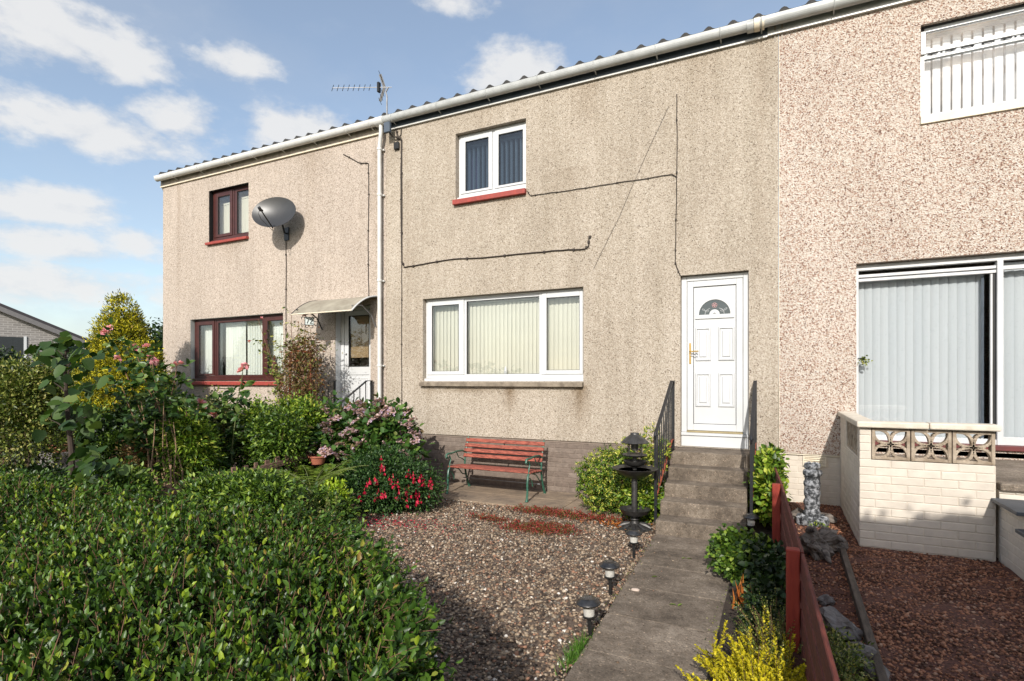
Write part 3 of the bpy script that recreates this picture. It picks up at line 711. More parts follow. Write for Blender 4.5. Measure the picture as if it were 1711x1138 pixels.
# fanlight: half-round glazed light with its raised surround
fc = (xm, 2.685); m = MB(); n = 28
def arc(r0, r1, y0, yb, a0=0, a1=pi):
    V = []; 
    for i in range(n + 1):
        a = a0 + (a1 - a0) * i / n
        V += [(fc[0] + r0 * cos(a), y0, fc[1] + r0 * sin(a)), (fc[0] + r1 * cos(a), y0, fc[1] + r1 * sin(a)), (fc[0] + r1 * cos(a), yb, fc[1] + r1 * sin(a)), (fc[0] + r0 * cos(a), yb, fc[1] + r0 * sin(a))]
    Fc = [(4 * i + j, 4 * i + (j + 1) % 4, 4 * i + 4 + (j + 1) % 4, 4 * i + 4 + j) for i in range(n) for j in range(4)] + [(0, 1, 2, 3), (4 * n + 3, 4 * n + 2, 4 * n + 1, 4 * n)]
    m.add(V, Fc)
arc(.205, .250, dy - .014, dy + .006); arc(.020, .068, dy - .012, dy + .006)
m.box(fc[0] - .255, fc[0] + .255, dy - .0145, dy + .006, fc[1] - .055, fc[1] - .0005)
m.out('fanlight_surround', 'upvc', LF, bevel=.004, seg=2)
m = MB(); arc(.066, .207, dy - .001, dy + .003)
m.out('fanlight_glass', plain('fan_glass', (.035, .055, .065), .08, col2=(.025, .04, .05), scale=40, spec=.8), LF)
m = MB(); yy = dy - .003
for sx in (-1, 1):
    bx = fc[0] + sx * .125; 
    m.tube([(bx, yy, fc[1] + .003), (bx - sx * .006, yy, fc[1] + .05), (bx - sx * .03, yy, fc[1] + .07), (bx - sx * .065, yy, fc[1] + .085)], .0028, 5)
    for ax, az_, rot in ((bx + sx * .018, fc[1] + .068, sx * .6), (bx - sx * .028, fc[1] + .048, -sx * .1)):
        m.tube([(ax + .022 * cos(a) * cos(rot) - .009 * sin(a) * sin(rot), yy, az_ + .022 * cos(a) * sin(rot) + .009 * sin(a) * cos(rot)) for a in [i * pi / 6 for i in range(13)]], .0025, 4)
m.out('leaded_leaves', 'upvc', LF)
m = MB()
for i in range(5):
    a = pi / 2 + i * 2 * pi / 5; cx_, cz = fc[0] + .02 * cos(a), fc[1] + .128 + .02 * sin(a)
    m.tube([(cx_ + .015 * cos(b), yy, cz + .015 * sin(b)) for b in [j * pi / 6 for j in range(13)]], .0032, 4)
m.out('leaded_flower', plain('rose_lead', (.62, .38, .38), .4), LF)
m = MB(); m.box(-1.132, -1.108, dy - .024, dy - .012, 1.99, 2.28); m.tube([(-1.12, dy - .024, 2.16), (-1.12, dy - .06, 2.16), (-1.11, dy - .068, 2.16), (-1.00, dy - .068, 2.163)], .009, 10)
m.out('handle', 'brass', LF, bevel=.003)
m = MB(); m.tube([(-1.12, dy - .03, 2.11), (-1.075, dy - .045, 2.108), (-1.03, dy - .04, 2.10), (-1.01, dy - .04, 2.112)], .005, 6); m.out('key', 'alu', LF)

# ---- left house
HL = thing('house', 'left end terraced house in beige roughcast with dark brown window frames and a satellite dish', 'house', (-9.6, 8, 0), 'terraced houses')
holes = [(-11.89, -8.996, 1.74, 3.14), (-11.26, -10.0, 4.80, 5.93), (-7.62, -6.76, .83, 3.19)]
wall_mesh(XL, XM - .003, .825, 6.26, holes).out('wall', 'stucco_left', HL)
mb = MB(); mb.bricks(XL, -6.41, .0, .80, 8.024, rng=random.Random(6)); pl = mb.out('plinth', 'brick_grey', HL)
MB().box(XL + .002, XM - .005, 8.022, 8.2, -.02, .824).out('mortar', 'mortar_grey', pl)
w = window(HL, -11.885, -9.0, 1.80, 3.135, [(-11.72, -11.276, 1, 1.90, 3.01), (-11.10, -9.72, 0, 1.868, 3.04), (-9.55, -9.08, 1, 1.90, 3.01)], 'brown_frame', cill=.045)
sill(w, -11.93, -8.985, 1.655, 1.742, 'red_paint', .07)
reveals(w, -11.889, -8.997, 1.75, 3.139, 'grey_board')
blind(w, -11.80, -11.2, 1.82, 3.02, 8.26, 'blind_mint', ang=6, w=.068, pitch=.08, seed=6)
blind(w, -11.05, -10.40, 1.82, 3.02, 8.26, 'blind_mint', ang=6, w=.072, pitch=.08, seed=7)
blind(w, -10.36, -9.75, 1.82, 3.02, 8.26, 'blind_mint', ang=6, w=.068, pitch=.08, seed=8)
blind(w, -9.80, -9.02, 1.82, 3.02, 8.26, 'blind_mint', ang=6, w=.068, pitch=.08, seed=9)
mb = MB(); mb.lathe([(.045, 0), (.055, .03), (.05, .10), (.06, .17), (.04, .25), (.018, .31), (.03, .34), (.028, .38), (.008, .41)], (-9.46, 8.19, 1.868), 14); mb.out('vase', 'dark_red', w, True)
w = window(HL, -11.255, -10.003, 4.855, 5.93, [(-11.09, -10.70, 1, 4.975, 5.80), (-10.50, -10.07, 0, 4.93, 5.84)], 'brown_frame', cill=.045)
sill(w, -11.30, -9.99, 4.735, 4.80, 'red_paint', .07)
reveals(w, -11.259, -10.001, 4.81, 5.929, 'rubber')
blind(w, -11.22, -10.86, 4.88, 5.66, 8.26, 'blind_cream', ang=40, seed=10)
blind(w, -10.60, -10.24, 4.88, 5.72, 8.26, 'blind_cream', ang=40, seed=11)
D = thing('door', None, None); D.parent = HL; D.location = Vector((-7.2, 8.15, .83)) - offs(HL)
dy = 8.16
fr = MB(); fr.box(-7.615, -7.54, dy - .01, dy + .06, .86, 3.185); fr.box(-6.82, -6.765, dy - .01, dy + .06, .86, 3.185); fr.box(-7.54, -6.82, dy - .01, dy + .06, 3.11, 3.185)
fr.box(-7.617, -7.607, 8.012, dy - .012, .86, 3.18)
fr.out('door_frame', 'upvc', D, bevel=.005)
lf = MB(); lf.ring(-7.535, -6.825, .90, 3.105, .11, dy + .005, dy + .05, wb=.18, wt=.10); lf.box(-7.425, -6.935, dy + .006, dy + .05, 1.86, 2.02)
LF = lf.out('door_leaf', 'upvc', D, bevel=.005)
MB().box(-7.425, -6.935, dy + .02, dy + .045, 1.08, 1.86).out('door_panel', 'upvc', LF)
lf = MB(); lf.ring(-7.37, -7.20, 1.14, 1.80, .015, dy + .012, dy + .022); lf.ring(-7.15, -6.98, 1.14, 1.80, .015, dy + .012, dy + .022); lf.out('panel_moulding', 'upvc', LF)
g = MB(); g.ring(-7.43, -6.93, 2.015, 3.01, .012, dy + .001, dy + .03); g.out('gasket', 'rubber', LF)
pane(LF, -7.425, -6.935, 2.02, 3.005, dy + .02)
MB().box(-7.41, -6.94, dy + .05, dy + .055, 2.19, 3.0).out('door_blind', 'blind_brown', LF)
MB().box(-7.41, -6.94, dy + .3, dy + .32, 1.9, 3.0).out('inner_dark', 'room', LF)
m = MB(); m.box(-7.50, -7.475, dy - .006, dy + .005, 1.93, 2.18); m.tube([(-7.488, dy - .005, 2.06), (-7.488, dy - .045, 2.06), (-7.40, dy - .05, 2.06)], .009, 8); m.out('handle', 'alu', LF)
m = MB(); m.lathe([(.022, 0), (.022, .02)], (-7.488, dy - .02, 2.26), 12); m.out('lock', 'alu', LF)
roof(HL, XL - .06, XM - .003)
MB().box(XL - .05, XM - .002, 7.974, 7.999, 6.272, 6.50).out('fascia', 'fascia_brown', HL)
MB().box(XL - .05, XM - .002, 7.962, 8.003, 6.25, 6.270).out('trim_strip', 'cream_paint', HL)
gutter(HL, -12.90, -6.36, 'gutter_white', [-12.3, -11.4, -10.5, -9.7, -8.9, -8.05, -7.2, -6.65])
dp = MB(); xp = -6.475
dp.tube([(xp + .06, 7.875, 6.38), (xp + .06, 7.875, 6.22), (xp + .045, 7.88, 6.14), (xp + .012, 7.90, 6.03), (xp, 7.905, 5.93), (xp, 7.905, .12)], .037, 14)
DP = dp.out('downpipe', 'gutter_white', HL, True)
m = MB(); m.tube([(-6.52, 7.875, 6.418), (-6.34, 7.875, 6.418)], .083, 18); m.out('gutter_union', 'gutter_white', DP, True)
for z in (5.92, 5.1, 3.55, 2.0):
    m = MB(); m.lathe([(.043, 0), (.046, .012), (.046, .03), (.043, .042)], (xp, 7.905, z), 16); m.box(xp - .06, xp + .06, 7.955, 7.995, z + .008, z + .034); m.out('pipe_bracket', 'gutter_white', DP)

# ---- right house
HR = thing('house', 'right terraced house in red and white pebbledash with aluminium windows and pale blinds', 'house', (3.2, 8, 0), 'terraced houses')
holes = [(.868, 4.4, .96, 3.215), (1.52, 3.6, 4.86, 5.985)]
wall_mesh(XR + .005, 6.45, .815, 6.29, holes).out('wall', 'pebbledash', HR)
m = MB(); m.box(.0052, .0105, 7.993, 8.004, .80, 6.27); m.box(.0105, .868, 7.990, 8.004, .80, .810); m.out('render_bead', 'cream_paint', HR)
mb = MB(); mb.bricks(.004, 6.4, .12, .79, 8.024, rng=random.Random(9), gap=.005, dep=.0075); pl = mb.out('plinth', 'brick_cream', HR)
MB().box(.002, 6.44, 8.020, 8.2, -.02, .812).out('mortar', 'mortar_cream', pl)
# air vent with louvres
m = MB(); m.ring(.285, .545, .665, .79, .012, 7.985, 8.02)
for i in range(4): m.bar((.297, 8.0, .685 + i * .026), (.533, 8.0, .685 + i * .026), .022, .006, up=(0, -.6, .8))
m.out('air_vent', 'cream_paint', HR)
# tall lounge window
w = thing('window', None, None); w.parent = HR; w.location = Vector((2.2, 8.1, 1.0)) - offs(HR)
m = MB()
m.box(.872, 4.4, 8.07, 8.14, 3.135, 3.165); m.box(.872, 2.25, 8.085, 8.14, 3.05, 3.085); m.box(.872, 4.4, 8.11, 8.14, 3.165, 3.21)
m.box(.872, .900, 8.075, 8.14, 1.02, 3.135); m.box(2.245, 2.30, 8.06, 8.14, 1.02, 3.135); m.box(.9, 2.245, 8.085, 8.14, 3.0, 3.035)
m.box(2.30, 4.4, 8.09, 8.14, 3.03, 3.075); m.box(.9, 2.245, 8.075, 8.14, 1.02, 1.08); m.box(2.3, 4.4, 8.075, 8.14, 1.02, 1.11); m.box(2.195, 2.215, 8.10, 8.14, 1.08, 3.0)
m.out('frame', 'alu', w, bevel=.003)
pane(w, .9, 2.20, 1.08, 3.0, 8.115); pane(w, 2.3, 4.38, 1.11, 3.03, 8.115)
MB().box(2.216, 2.244, 8.10, 8.13, 1.08, 3.05).out('gasket', 'rubber', w)
blind(w, .80, 2.17, 1.05, 3.06, 8.22, 'blind_blue', ang=-12, w=.098, pitch=.085, seed=12)
blind(w, 2.26, 4.38, 1.05, 3.08, 8.22, 'blind_blue', ang=-12, w=.098, pitch=.085, seed=13)
MB().box(2.125, 2.15, 8.155, 8.165, 1.09, 2.98).out('blind_shadow_strip', 'fascia_blue', w)  # blue-grey strip standing in for the shadow between blind end and mullion
m = MB(); m.box(.87, 4.4, 7.96, 8.09, .965, 1.018); m.box(.87, 4.4, 8.0, 8.12, .88, .94); m.out('sill', 'dark_red', w, bevel=.004)
m = MB(); m.tube([(.89, 8.06, 2.03), (.955, 8.05, 2.03)], .007, 6); m.out('catch', 'rubber', w)
rg = np.random.default_rng(3)
scatter('window_hanging_plant', DIAM, np.array([(.955, 8.06, 2.0)]) + rg.normal(size=(60, 3)) * (.022, .006, .028), nrm(rg.normal(size=(60, 3))), nrm(rg.normal(size=(60, 3)) + (0, -1, 0)), np.full((60, 3), .03), G['olive'], w)
# bedroom window with top light
w = thing('window', None, None); w.parent = HR; w.location = Vector((2.2, 8.1, 4.9)) - offs(HR)
m = MB()
m.box(1.525, 1.572, 8.085, 8.14, 4.90, 5.95); m.box(1.572, 3.58, 8.085, 8.14, 5.925, 5.975); m.box(1.572, 3.58, 8.085, 8.14, 4.90, 4.945)
m.box(1.572, 3.58, 8.085, 8.14, 5.605, 5.645)
m.out('frame', 'upvc', w, bevel=.003)
m = MB(); m.ring(1.535, 3.57, 5.66, 5.925, .045, 8.055, 8.084, wb=.05, wt=.012); m.out('top_light', 'upvc', w, bevel=.003)
m = MB(); m.box(1.54, 3.56, 8.05, 8.083, 5.975, 5.984)
for i in range(12): m.box(1.60 + i * .17, 1.70 + i * .17, 8.06, 8.083, 5.648, 5.655)
m.out('gasket', 'rubber', w)
pane(w, 1.578, 3.52, 5.71, 5.913, 8.07); pane(w, 1.572, 3.58, 4.945, 5.605, 8.11)
m = MB(); m.box(1.515, 3.6, 7.975, 8.09, 4.80, 4.898); m.out('sill', 'cream_paint', w, bevel=.004)
mb2 = blind(w, 1.57, 3.58, 4.92, 5.90, 8.22, 'blind_white', pitch=.098, w=.080, ang=6, seed=14)
MB().box(1.52, 3.6, 8.42, 8.44, 4.9, 5.95).out('net_curtain', plain('net', (.24, .26, .30), .9), w)
roof(HR, XR + .003, 6.46)
MB().box(-.128, 6.46, 7.974, 7.999, 6.315, 6.50).out('fascia', 'gutter_grey', HR)
MB().box(-.128, 6.46, 7.955, 8.003, 6.284, 6.313).out('trim_strip', 'gutter_white', HR)
gutter(HR, -.28, 6.46, 'gutter_grey', [-.2, .62, 1.5, 2.4])
g = MB(); g.tube([(-.285, 7.875, 6.415), (-.22, 7.875, 6.415)], .083, 18); g.tube([(-.19, 7.875, 6.415), (-.165, 7.875, 6.415)], .081, 18); g.out('gutter_union', 'cream_paint', HR, True)

# ---- balcony wall of painted brick with pierced blocks, in front of the right house
BW = thing('brick_wall', 'cream painted brick terrace wall topped with pierced flower pattern blocks and a pale coping', 'wall', (1.2, 6.13, .18))
m = MB(); m.bricks(.69, .785, 1.015, 1.305, 6.142, bl=.25, rng=random.Random(3), gap=.005, dep=.0075); m.bricks(.69, 1.70, .19, 1.015, 6.142, bl=.25, rng=random.Random(7), gap=.005, dep=.0075)
m.bricks(6.14, 8.0, .15, 1.015, .702, axis='y', bl=.25, rng=random.Random(8), gap=.005, dep=.0075); m.bricks(6.14, 6.34, 1.015, 1.305, .702, axis='y', bl=.25, gap=.005, dep=.0075)
m.bricks(7.3, 8.0, 1.015, 1.305, .702, axis='y', bl=.25, gap=.005, dep=.0075)
bw = m.out('brickwork', 'brick_cream', BW)
m = MB(); m.box(.70, 1.70, 6.14, 6.24, .1, 1.012); m.box(.70, .785, 6.14, 6.24, 1.012, 1.308); m.box(.70, .80, 6.241, 8.0, .1, 1.012); m.box(.70, .80, 6.241, 6.34, 1.012, 1.308); m.box(.70, .80, 7.3, 8.0, 1.012, 1.308)
m.out('mortar', 'mortar_cream', bw)
def pierced(o, u):
    """block: frame and four crossing petals, o origin corner, u axis"""
    s_ = .297; dpt = .09; m = MB()
    def W(a, b, d): return (o[0] + a, o[1] + d, o[2] + b) if u == 'x' else (o[0] + d, o[1] + a, o[2] + b)
    def bx(a0, a1, b0, b1, d0=0.0, d1=dpt):
        p, q = W(a0, b0, d0), W(a1, b1, d1); m.box(p[0], q[0], p[1], q[1], p[2], q[2])
    t = .026; bx(0, t, 0, s_ - .006); bx(s_ - t, s_, 0, s_ - .006); bx(t, s_ - t, 0, t); bx(t, s_ - t, s_ - .006 - t, s_ - .006)
    h = s_ / 2
    for sa, sb in ((1, 1), (1, -1), (-1, -1), (-1, 1)):           # each corner: a lens made of two arcs meeting at the centre
        for side in (1, -1):
            L = h * 1.30; pts = []
            for i in range(9):
                q = i / 8; bow = side * .052 * sin(pi * q)
                a = (q * L) / sqrt(2); dx, db = a - bow / sqrt(2), a + bow / sqrt(2)
                pts.append((min(h - .016, dx) * sa + h, min(h - .018, db) * sb + h - .003))
            wd_ = .012
            for i in range(8):
                (a0, b0), (a1, b1) = pts[i], pts[i + 1]; l = sqrt((a1 - a0) ** 2 + (b1 - b0) ** 2)
                if l < 1e-4: continue
                nx_, nb = -(b1 - b0) / l * wd_, (a1 - a0) / l * wd_
                V = [W(a + sgn * nx_, b + sgn * nb, d) for d in (.006, .072) for (a, b) in ((a0, b0), (a1, b1)) for sgn in (1, -1)]
                m.add(V, [(0, 1, 3, 2), (4, 6, 7, 5), (0, 2, 6, 4), (1, 5, 7, 3), (0, 4, 5, 1), (2, 3, 7, 6)])
    return m.out('pierced_block', 'breeze', BW, bevel=.003)
for i in range(3): pierced((.790 + i * .3045, 6.134, 1.018), 'x')
for i in range(3): pierced((.700, 6.355 + i * .31, 1.018), 'y')
m = MB(); m.box(.665, 1.22, 6.085, 6.265, 1.315, 1.372); m.box(1.224, 1.725, 6.085, 6.265, 1.316, 1.373)
cp = m.out('coping', 'coping', BW, bevel=.012, seg=2)
m = MB(); m.box(.665, .835, 6.269, 7.1, 1.315, 1.371); m.box(.665, .835, 7.104, 7.998, 1.315, 1.372); m.out('coping', 'coping', BW, bevel=.012, seg=2)

TS = thing('terrace_steps', 'concrete terrace floor and brick steps capped with dark slate right of the cream wall', 'steps', (2.4, 6.1, .2))
MB().box(.80, 3.4, 6.245, 8.02, .70, .865).out('terrace_floor', 'concrete', TS, bevel=.01)
m = MB(); m.box(1.73, 3.4, 6.12, 6.246, .80, .868); m.out('terrace_edge', 'concrete', TS, bevel=.01)
m = MB(); m.bricks(1.72, 3.4, .70, .79, 6.15, rng=random.Random(12)); z = .70
steps_ = [(5.56, 6.15, .735), (5.14, 5.56, .60), (4.74, 5.14, .46), (4.34, 4.74, .32)]
for y0, y1, zt in steps_:
    m.bricks(y0 + .04, y1 + .02, .19, zt - .03, 1.735, axis='y', rng=random.Random(int(zt * 100)), bl=.25, gap=.005, dep=.0075)
    m.bricks(1.735, 3.4, .19, zt - .03, y0 + .045, rng=random.Random(int(zt * 50)))
st = m.out('brickwork', 'brick_cream', TS)
m = MB(); m.box(1.73, 3.4, 6.155, 6.3, .2, .80)
for y0, y1, zt in steps_: m.box(1.732, 3.4, y0 + .042, y1 + .041, .1, zt - .031)
m.out('mortar', 'mortar_cream', st)
for y0, y1, zt in steps_:
    MB().box(1.665, 3.4, y0, y1 + .035, zt - .03, zt).out('slate_tread', 'slate', TS, bevel=.004)

# ---- concrete front steps of the middle house
FS = thing('front_steps', 'five weathered concrete steps leading up to the white front door', 'steps', (-.78, 7.1, .03))
fr_ = [(7.44, .822), (7.15, .662), (6.86, .504), (6.575, .346), (6.275, .190)]
for i, (yf, zt) in enumerate(fr_):
    yb = 8.0 if i == 0 else fr_[i - 1][0] + .03
    m = MB(); xl = -1.262 + i * .004; xr = -.335 + i * .006
    m.box(xl, xr, yf, yb - .001 * i, -.02 + .001 * i, zt)
    m.out('step', 'concrete', FS, bevel=.012, seg=2)
LS = thing('front_steps', 'concrete steps behind the flowering shrubs up to the half glazed door', 'steps', (-7.15, 7.1, 0))
for i, (yf, zt) in enumerate(fr_):
    yb = 8.0 if i == 0 else fr_[i - 1][0] + .03
    MB().box(-7.65 + i * .002, -6.72, yf, yb - .001 * i, -.02 + .001 * i, zt).out('step', 'concrete', LS, bevel=.012)
def railing(x, label, n=9, rusty=True, grp='black iron handrails'):
    t = thing('handrail', label, 'handrail', (x, 6.72, 0), grp)
    y0, y1 = 6.70, 7.93; zt = lambda y: 1.12 + (min(y, 7.80) - y0) * .57; zb = lambda y: .35 + (min(y, 7.80) - y0) * .53
    m = MB(); m.bar((x, y0, .06), (x, y0, 1.115), .032, .032); m.out('post', 'iron', t)
    m = MB(); m.bar((x, y1, .80), (x, y1, zt(y1)), .032, .032); m.out('post', 'iron', t)
    m = MB(); m.bar((x, y0 - .03, 1.10), (x, 7.80, zt(7.8)), .042, .013); m.bar((x, 7.79, zt(7.8) + .001), (x, y1 + .03, zt(7.8) + .001), .042, .013)
    m.tube([(x, y0 - .035, 1.135), (x, y0 - .05, 1.10), (x, y0 - .04, 1.065)], .014, 8); m.out('top_rail', 'iron', t)
    m = MB(); m.bar((x, y0, zb(y0)), (x, 7.8, zb(7.8)), .03, .010); m.bar((x, 7.8, zb(7.8)), (x, y1, zb(7.8)), .03, .010)
    br_ = m.out('bottom_rail', 'rust' if rusty else 'iron', t)
    for i in range(n):
        y = y0 + (y1 - y0) * (i + 1) / (n + 1)
        m = MB(); m.bar((x, y, zb(y)), (x, y, zt(y)), .012, .012); m.out('baluster', 'iron', t)
    return t
railing(-1.325, 'black iron handrail between the yellow green shrub and the front steps')
railing(-.272, 'black iron handrail with rust spots on the right of the white door steps')
railing(-6.68, 'black iron handrail beside the white downpipe in front of the half glazed door', 7)
railing(-7.56, 'black iron handrail behind the brown leaved climber at the left door', 7)

# ---- distant brick bungalow at far left
a = radians(66.3); C0 = Vector((-36, 15.9, 0)); ex = Vector((cos(a), sin(a), 0)) * 1.0; ex = Vector((.40, .916, 0)); ey = Vector((-.916, .40, 0))
def LB(u, v, z): p = C0 + ex * u + ey * v; return (p.x, p.y, z)
BG = thing('bungalow', 'distant grey brick bungalow gable with a dark sloping tiled roof beyond the shrubs', 'house', tuple(C0))
def gz(u): return 5.92 - .465 * (u + 2.5)
V = [LB(-9, 0, -.03), LB(6.5, 0, -.03), LB(6.5, 0, gz(6.5)), LB(-9 + 1, 0, gz(6.5) + 5), LB(-9, 0, gz(-9 + 2))]
V = [LB(-17, 0, -.03), LB(6.5, 0, -.03), LB(6.5, 0, gz(6.5)), LB(-5.25, 0, gz(-5.25)), LB(-17, 0, gz(6.5))]
V2 = [(v[0] + ey.x * 9, v[1] + ey.y * 9, v[2]) for v in V]
bm_, bt, bb, bo = newmat('far_brick')
cc = bt.nodes.new('ShaderNodeTexCoord'); mp = bt.nodes.new('ShaderNodeMapping')
br = bt.nodes.new('ShaderNodeTexBrick'); br.inputs['Scale'].default_value = 1.0; br.inputs['Brick Width'].default_value = .36; br.inputs['Row Height'].default_value = .12; br.inputs['Mortar Size'].default_value = .014
br.inputs['Color1'].default_value = (.27, .25, .235, 1); br.inputs['Color2'].default_value = (.20, .185, .175, 1); br.inputs['Mortar'].default_value = (.38, .36, .34, 1)
geo = bt.nodes.new('ShaderNodeNewGeometry'); sx = bt.nodes.new('ShaderNodeSeparateXYZ'); bt.links.new(geo.outputs['Position'], sx.inputs[0])
cx3 = bt.nodes.new('ShaderNodeCombineXYZ'); bt.links.new(tmath(bt, 'ADD', tmath(bt, 'MULTIPLY', sx.outputs[0], .40), tmath(bt, 'MULTIPLY', sx.outputs[1], .916)), cx3.inputs[0]); bt.links.new(sx.outputs[2], cx3.inputs[1])
bt.links.new(cx3.outputs[0], br.inputs['Vector']); bt.links.new(br.outputs[0], bb.inputs['Base Color']); bb.inputs['Roughness'].default_value = .9
mk('wall', V + V2, [(0, 1, 2, 3, 4), (9, 8, 7, 6, 5), (1, 6, 7, 2), (5, 0, 4, 9)], bm_, BG)
m = MB()
for (u0, u1) in ((7.2, -5.25), (-17.7, -5.25)):
    z0, z1 = (gz(7.2), gz(-5.25)) if u0 > 0 else (gz(7.2), gz(-5.25))
    P = [LB(u0, -.35, z0 + .10), LB(u1, -.35, z1 + .10), LB(u1, 9.3, z1 + .10), LB(u0, 9.3, z0 + .10)]
    Q = [(p[0], p[1], p[2] + .16) for p in P]
    m.add(P + Q, [(0, 1, 2, 3), (4, 7, 6, 5), (0, 4, 5, 1), (1, 5, 6, 2), (2, 6, 7, 3), (3, 7, 4, 0)])
m.out('roof', plain('far_tile', (.045, .04, .045), .9, scale=3), BG)
m = MB()
P = [LB(7.1, -.38, gz(7.1) - .16), LB(-5.25, -.38, gz(-5.25) - .16), LB(-5.25, -.38, gz(-5.25) + .098), LB(7.1, -.38, gz(7.1) + .098)]
Q = [LB(7.1, -.36, gz(7.1) - .16), LB(-5.25, -.36, gz(-5.25) - .16), LB(-5.25, -.36, gz(-5.25) + .098), LB(7.1, -.36, gz(7.1) + .098)]
m.add(P + Q, [(0, 1, 2, 3), (7, 6, 5, 4), (0, 4, 5, 1), (1, 5, 6, 2), (2, 6, 7, 3), (3, 7, 4, 0)])
m.out('bargeboard', plain('far_barge', (.17, .16, .16), .7), BG)
ww = thing('window', None, None); ww.parent = BG; ww.location = Vector(LB(-1.9, -.02, 2.6)) - offs(BG)
P = [LB(-3.6, -.03, 2.4), LB(-.75, -.03, 2.4), LB(-.75, -.03, 4.1), LB(-3.6, -.03, 4.1)]; Q = [LB(-3.6, .02, 2.4), LB(-.75, .02, 2.4), LB(-.75, .02, 4.1), LB(-3.6, .02, 4.1)]
MB().add(P + Q, [(0, 1, 2, 3), (7, 6, 5, 4), (0, 4, 5, 1), (1, 5, 6, 2), (2, 6, 7, 3), (3, 7, 4, 0)]).out('pane', plain('far_glass', (.02, .025, .03), .1), ww)
P = [LB(-.80, -.05, 2.35), LB(-.68, -.05, 2.35), LB(-.68, -.05, 4.15), LB(-.80, -.05, 4.15)]; Q = [LB(-.80, .02, 2.35), LB(-.68, .02, 2.35), LB(-.68, .02, 4.15), LB(-.80, .02, 4.15)]
MB().add(P + Q, [(0, 1, 2, 3), (7, 6, 5, 4), (0, 4, 5, 1), (1, 5, 6, 2), (2, 6, 7, 3), (3, 7, 4, 0)]).out('frame', 'upvc', ww)

# ================================================================== things in the gardens
def on(o, name, label, cat, group=None): return tag(o, label, cat, group)
# ---- satellite dish
SD = thing('satellite_dish', 'dark grey oval satellite dish on the wall of the left house', 'satellite dish', (-8.9, 8.0, 4.85))
cen = Vector((-8.78, 7.60, 5.02)); nn = Vector((.34, -1, .30)).normalized(); ru = nn.cross(Vector((0, 0, 1))).normalized() * -1; uu = ru.cross(nn).normalized() * 1
if uu.z < 0: uu = -uu
V = []; Fc = []; nr, ns_ = 8, 40; ra, rb = .45, .33
for side in (0, 1):
    for i in range(nr + 1):
        q = i / nr
        for j in range(ns_):
            t_ = 2 * pi * j / ns_; p = cen + ru * (ra * q * cos(t_)) + uu * (rb * q * sin(t_)) + nn * (.085 * q * q - .06 - side * .008)
            V.append(tuple(p))
for side in (0, 1):
    o_ = side * (nr + 1) * ns_
    for i in range(nr):
        for j in range(ns_):
            q = (o_ + i * ns_ + j, o_ + i * ns_ + (j + 1) % ns_, o_ + (i + 1) * ns_ + (j + 1) % ns_, o_ + (i + 1) * ns_ + j)
            Fc.append(q if side == 0 else q[::-1])
for j in range(ns_):
    a_, b_ = nr * ns_ + j, nr * ns_ + (j + 1) % ns_; k_ = (nr + 1) * ns_; Fc.append((a_, b_, b_ + k_, a_ + k_))
mk('reflector', V, Fc, 'dish', SD, True)
bot = cen - uu * rb * .93 + nn * .01; lnb = cen + nn * .46 - uu * .20
m = MB(); m.tube([bot - nn * .05, bot, bot.lerp(lnb, .9)], .012, 8); m.out('arm', 'black_plastic', SD)
m = MB(); m.tube([lnb - nn * .05 - uu * .02, lnb + nn * .02], .03, 12); m.tube([lnb - nn * .06, lnb - nn * .09], .024, 12); m.out('receiver', 'black_plastic', SD, True)
m = MB(); m.tube([lnb, lnb - uu * .12 + nn * .0, lnb - uu * .17 - nn * .1, bot - uu * .06 - nn * .05, bot], .005, 6); m.out('lead', 'black_plastic', SD)
m = MB(); wp = Vector((-8.88, 8.0, 4.72)); m.tube([cen - nn * .09, cen - nn * .09 + Vector((0, .12, -.1)), Vector((-8.88, 7.93, 4.72)), wp], .018, 8); m.box(-8.94, -8.82, 7.975, 8.0, 4.58, 4.84); m.out('wall_mount', 'iron', SD)
# ---- television aerial at the eaves
TA = thing('tv_aerial', 'metal television aerial on a short mast above the white downpipe', 'aerial', (-6.30, 7.87, 6.3))
top = Vector((-6.24, 7.86, 6.98))
m = MB(); m.tube([(-6.27, 7.86, 6.25), (-6.27, 7.86, 6.78), (-6.27, 7.86, 6.82), (-6.29, 7.85, 6.90), top], .013, 8); m.out('mast', 'aerial', TA)
tip = Vector((-7.12, 7.42, 6.96)); bd = (tip - top).normalized(); sd = bd.cross(Vector((0, 0, 1))).normalized()
m = MB(); m.bar(top + bd * -.06, tip, .010, .010); m.out('boom', 'aerial', TA)
dirn = (sd * .55 + Vector((0, 0, .83))).normalized()
m = MB()
for i in range(8): p = tip.lerp(top, .0 + i * .095); m.bar(p - dirn * .10, p + dirn * .10, .008, .008)
m.out('director_rods', 'black_plastic', TA)
m = MB(); p = tip.lerp(top, .83); m.box(p.x - .02, p.x + .02, p.y - .03, p.y + .03, p.z - .085, p.z + .085); m.out('dipole_box', 'black_plastic', TA)
m = MB()
for sg in (1, -1):
    a0 = tip.lerp(top, .93); m.bar(a0, a0 + Vector((-.08, -.02, sg * .24)), .05, .006, up=sd)
    for k in (.4, .7, 1.0): q = a0 + Vector((-.08, -.02, sg * .24)) * k; m.bar(q - sd * .12, q + sd * .12, .006, .006)
m.out('reflector', 'black_plastic', TA)
m = MB(); m.box(-6.30, -6.17, 7.80, 7.86, 6.16, 6.34); m.out('bracket', 'fascia_blue', TA, bevel=.008)
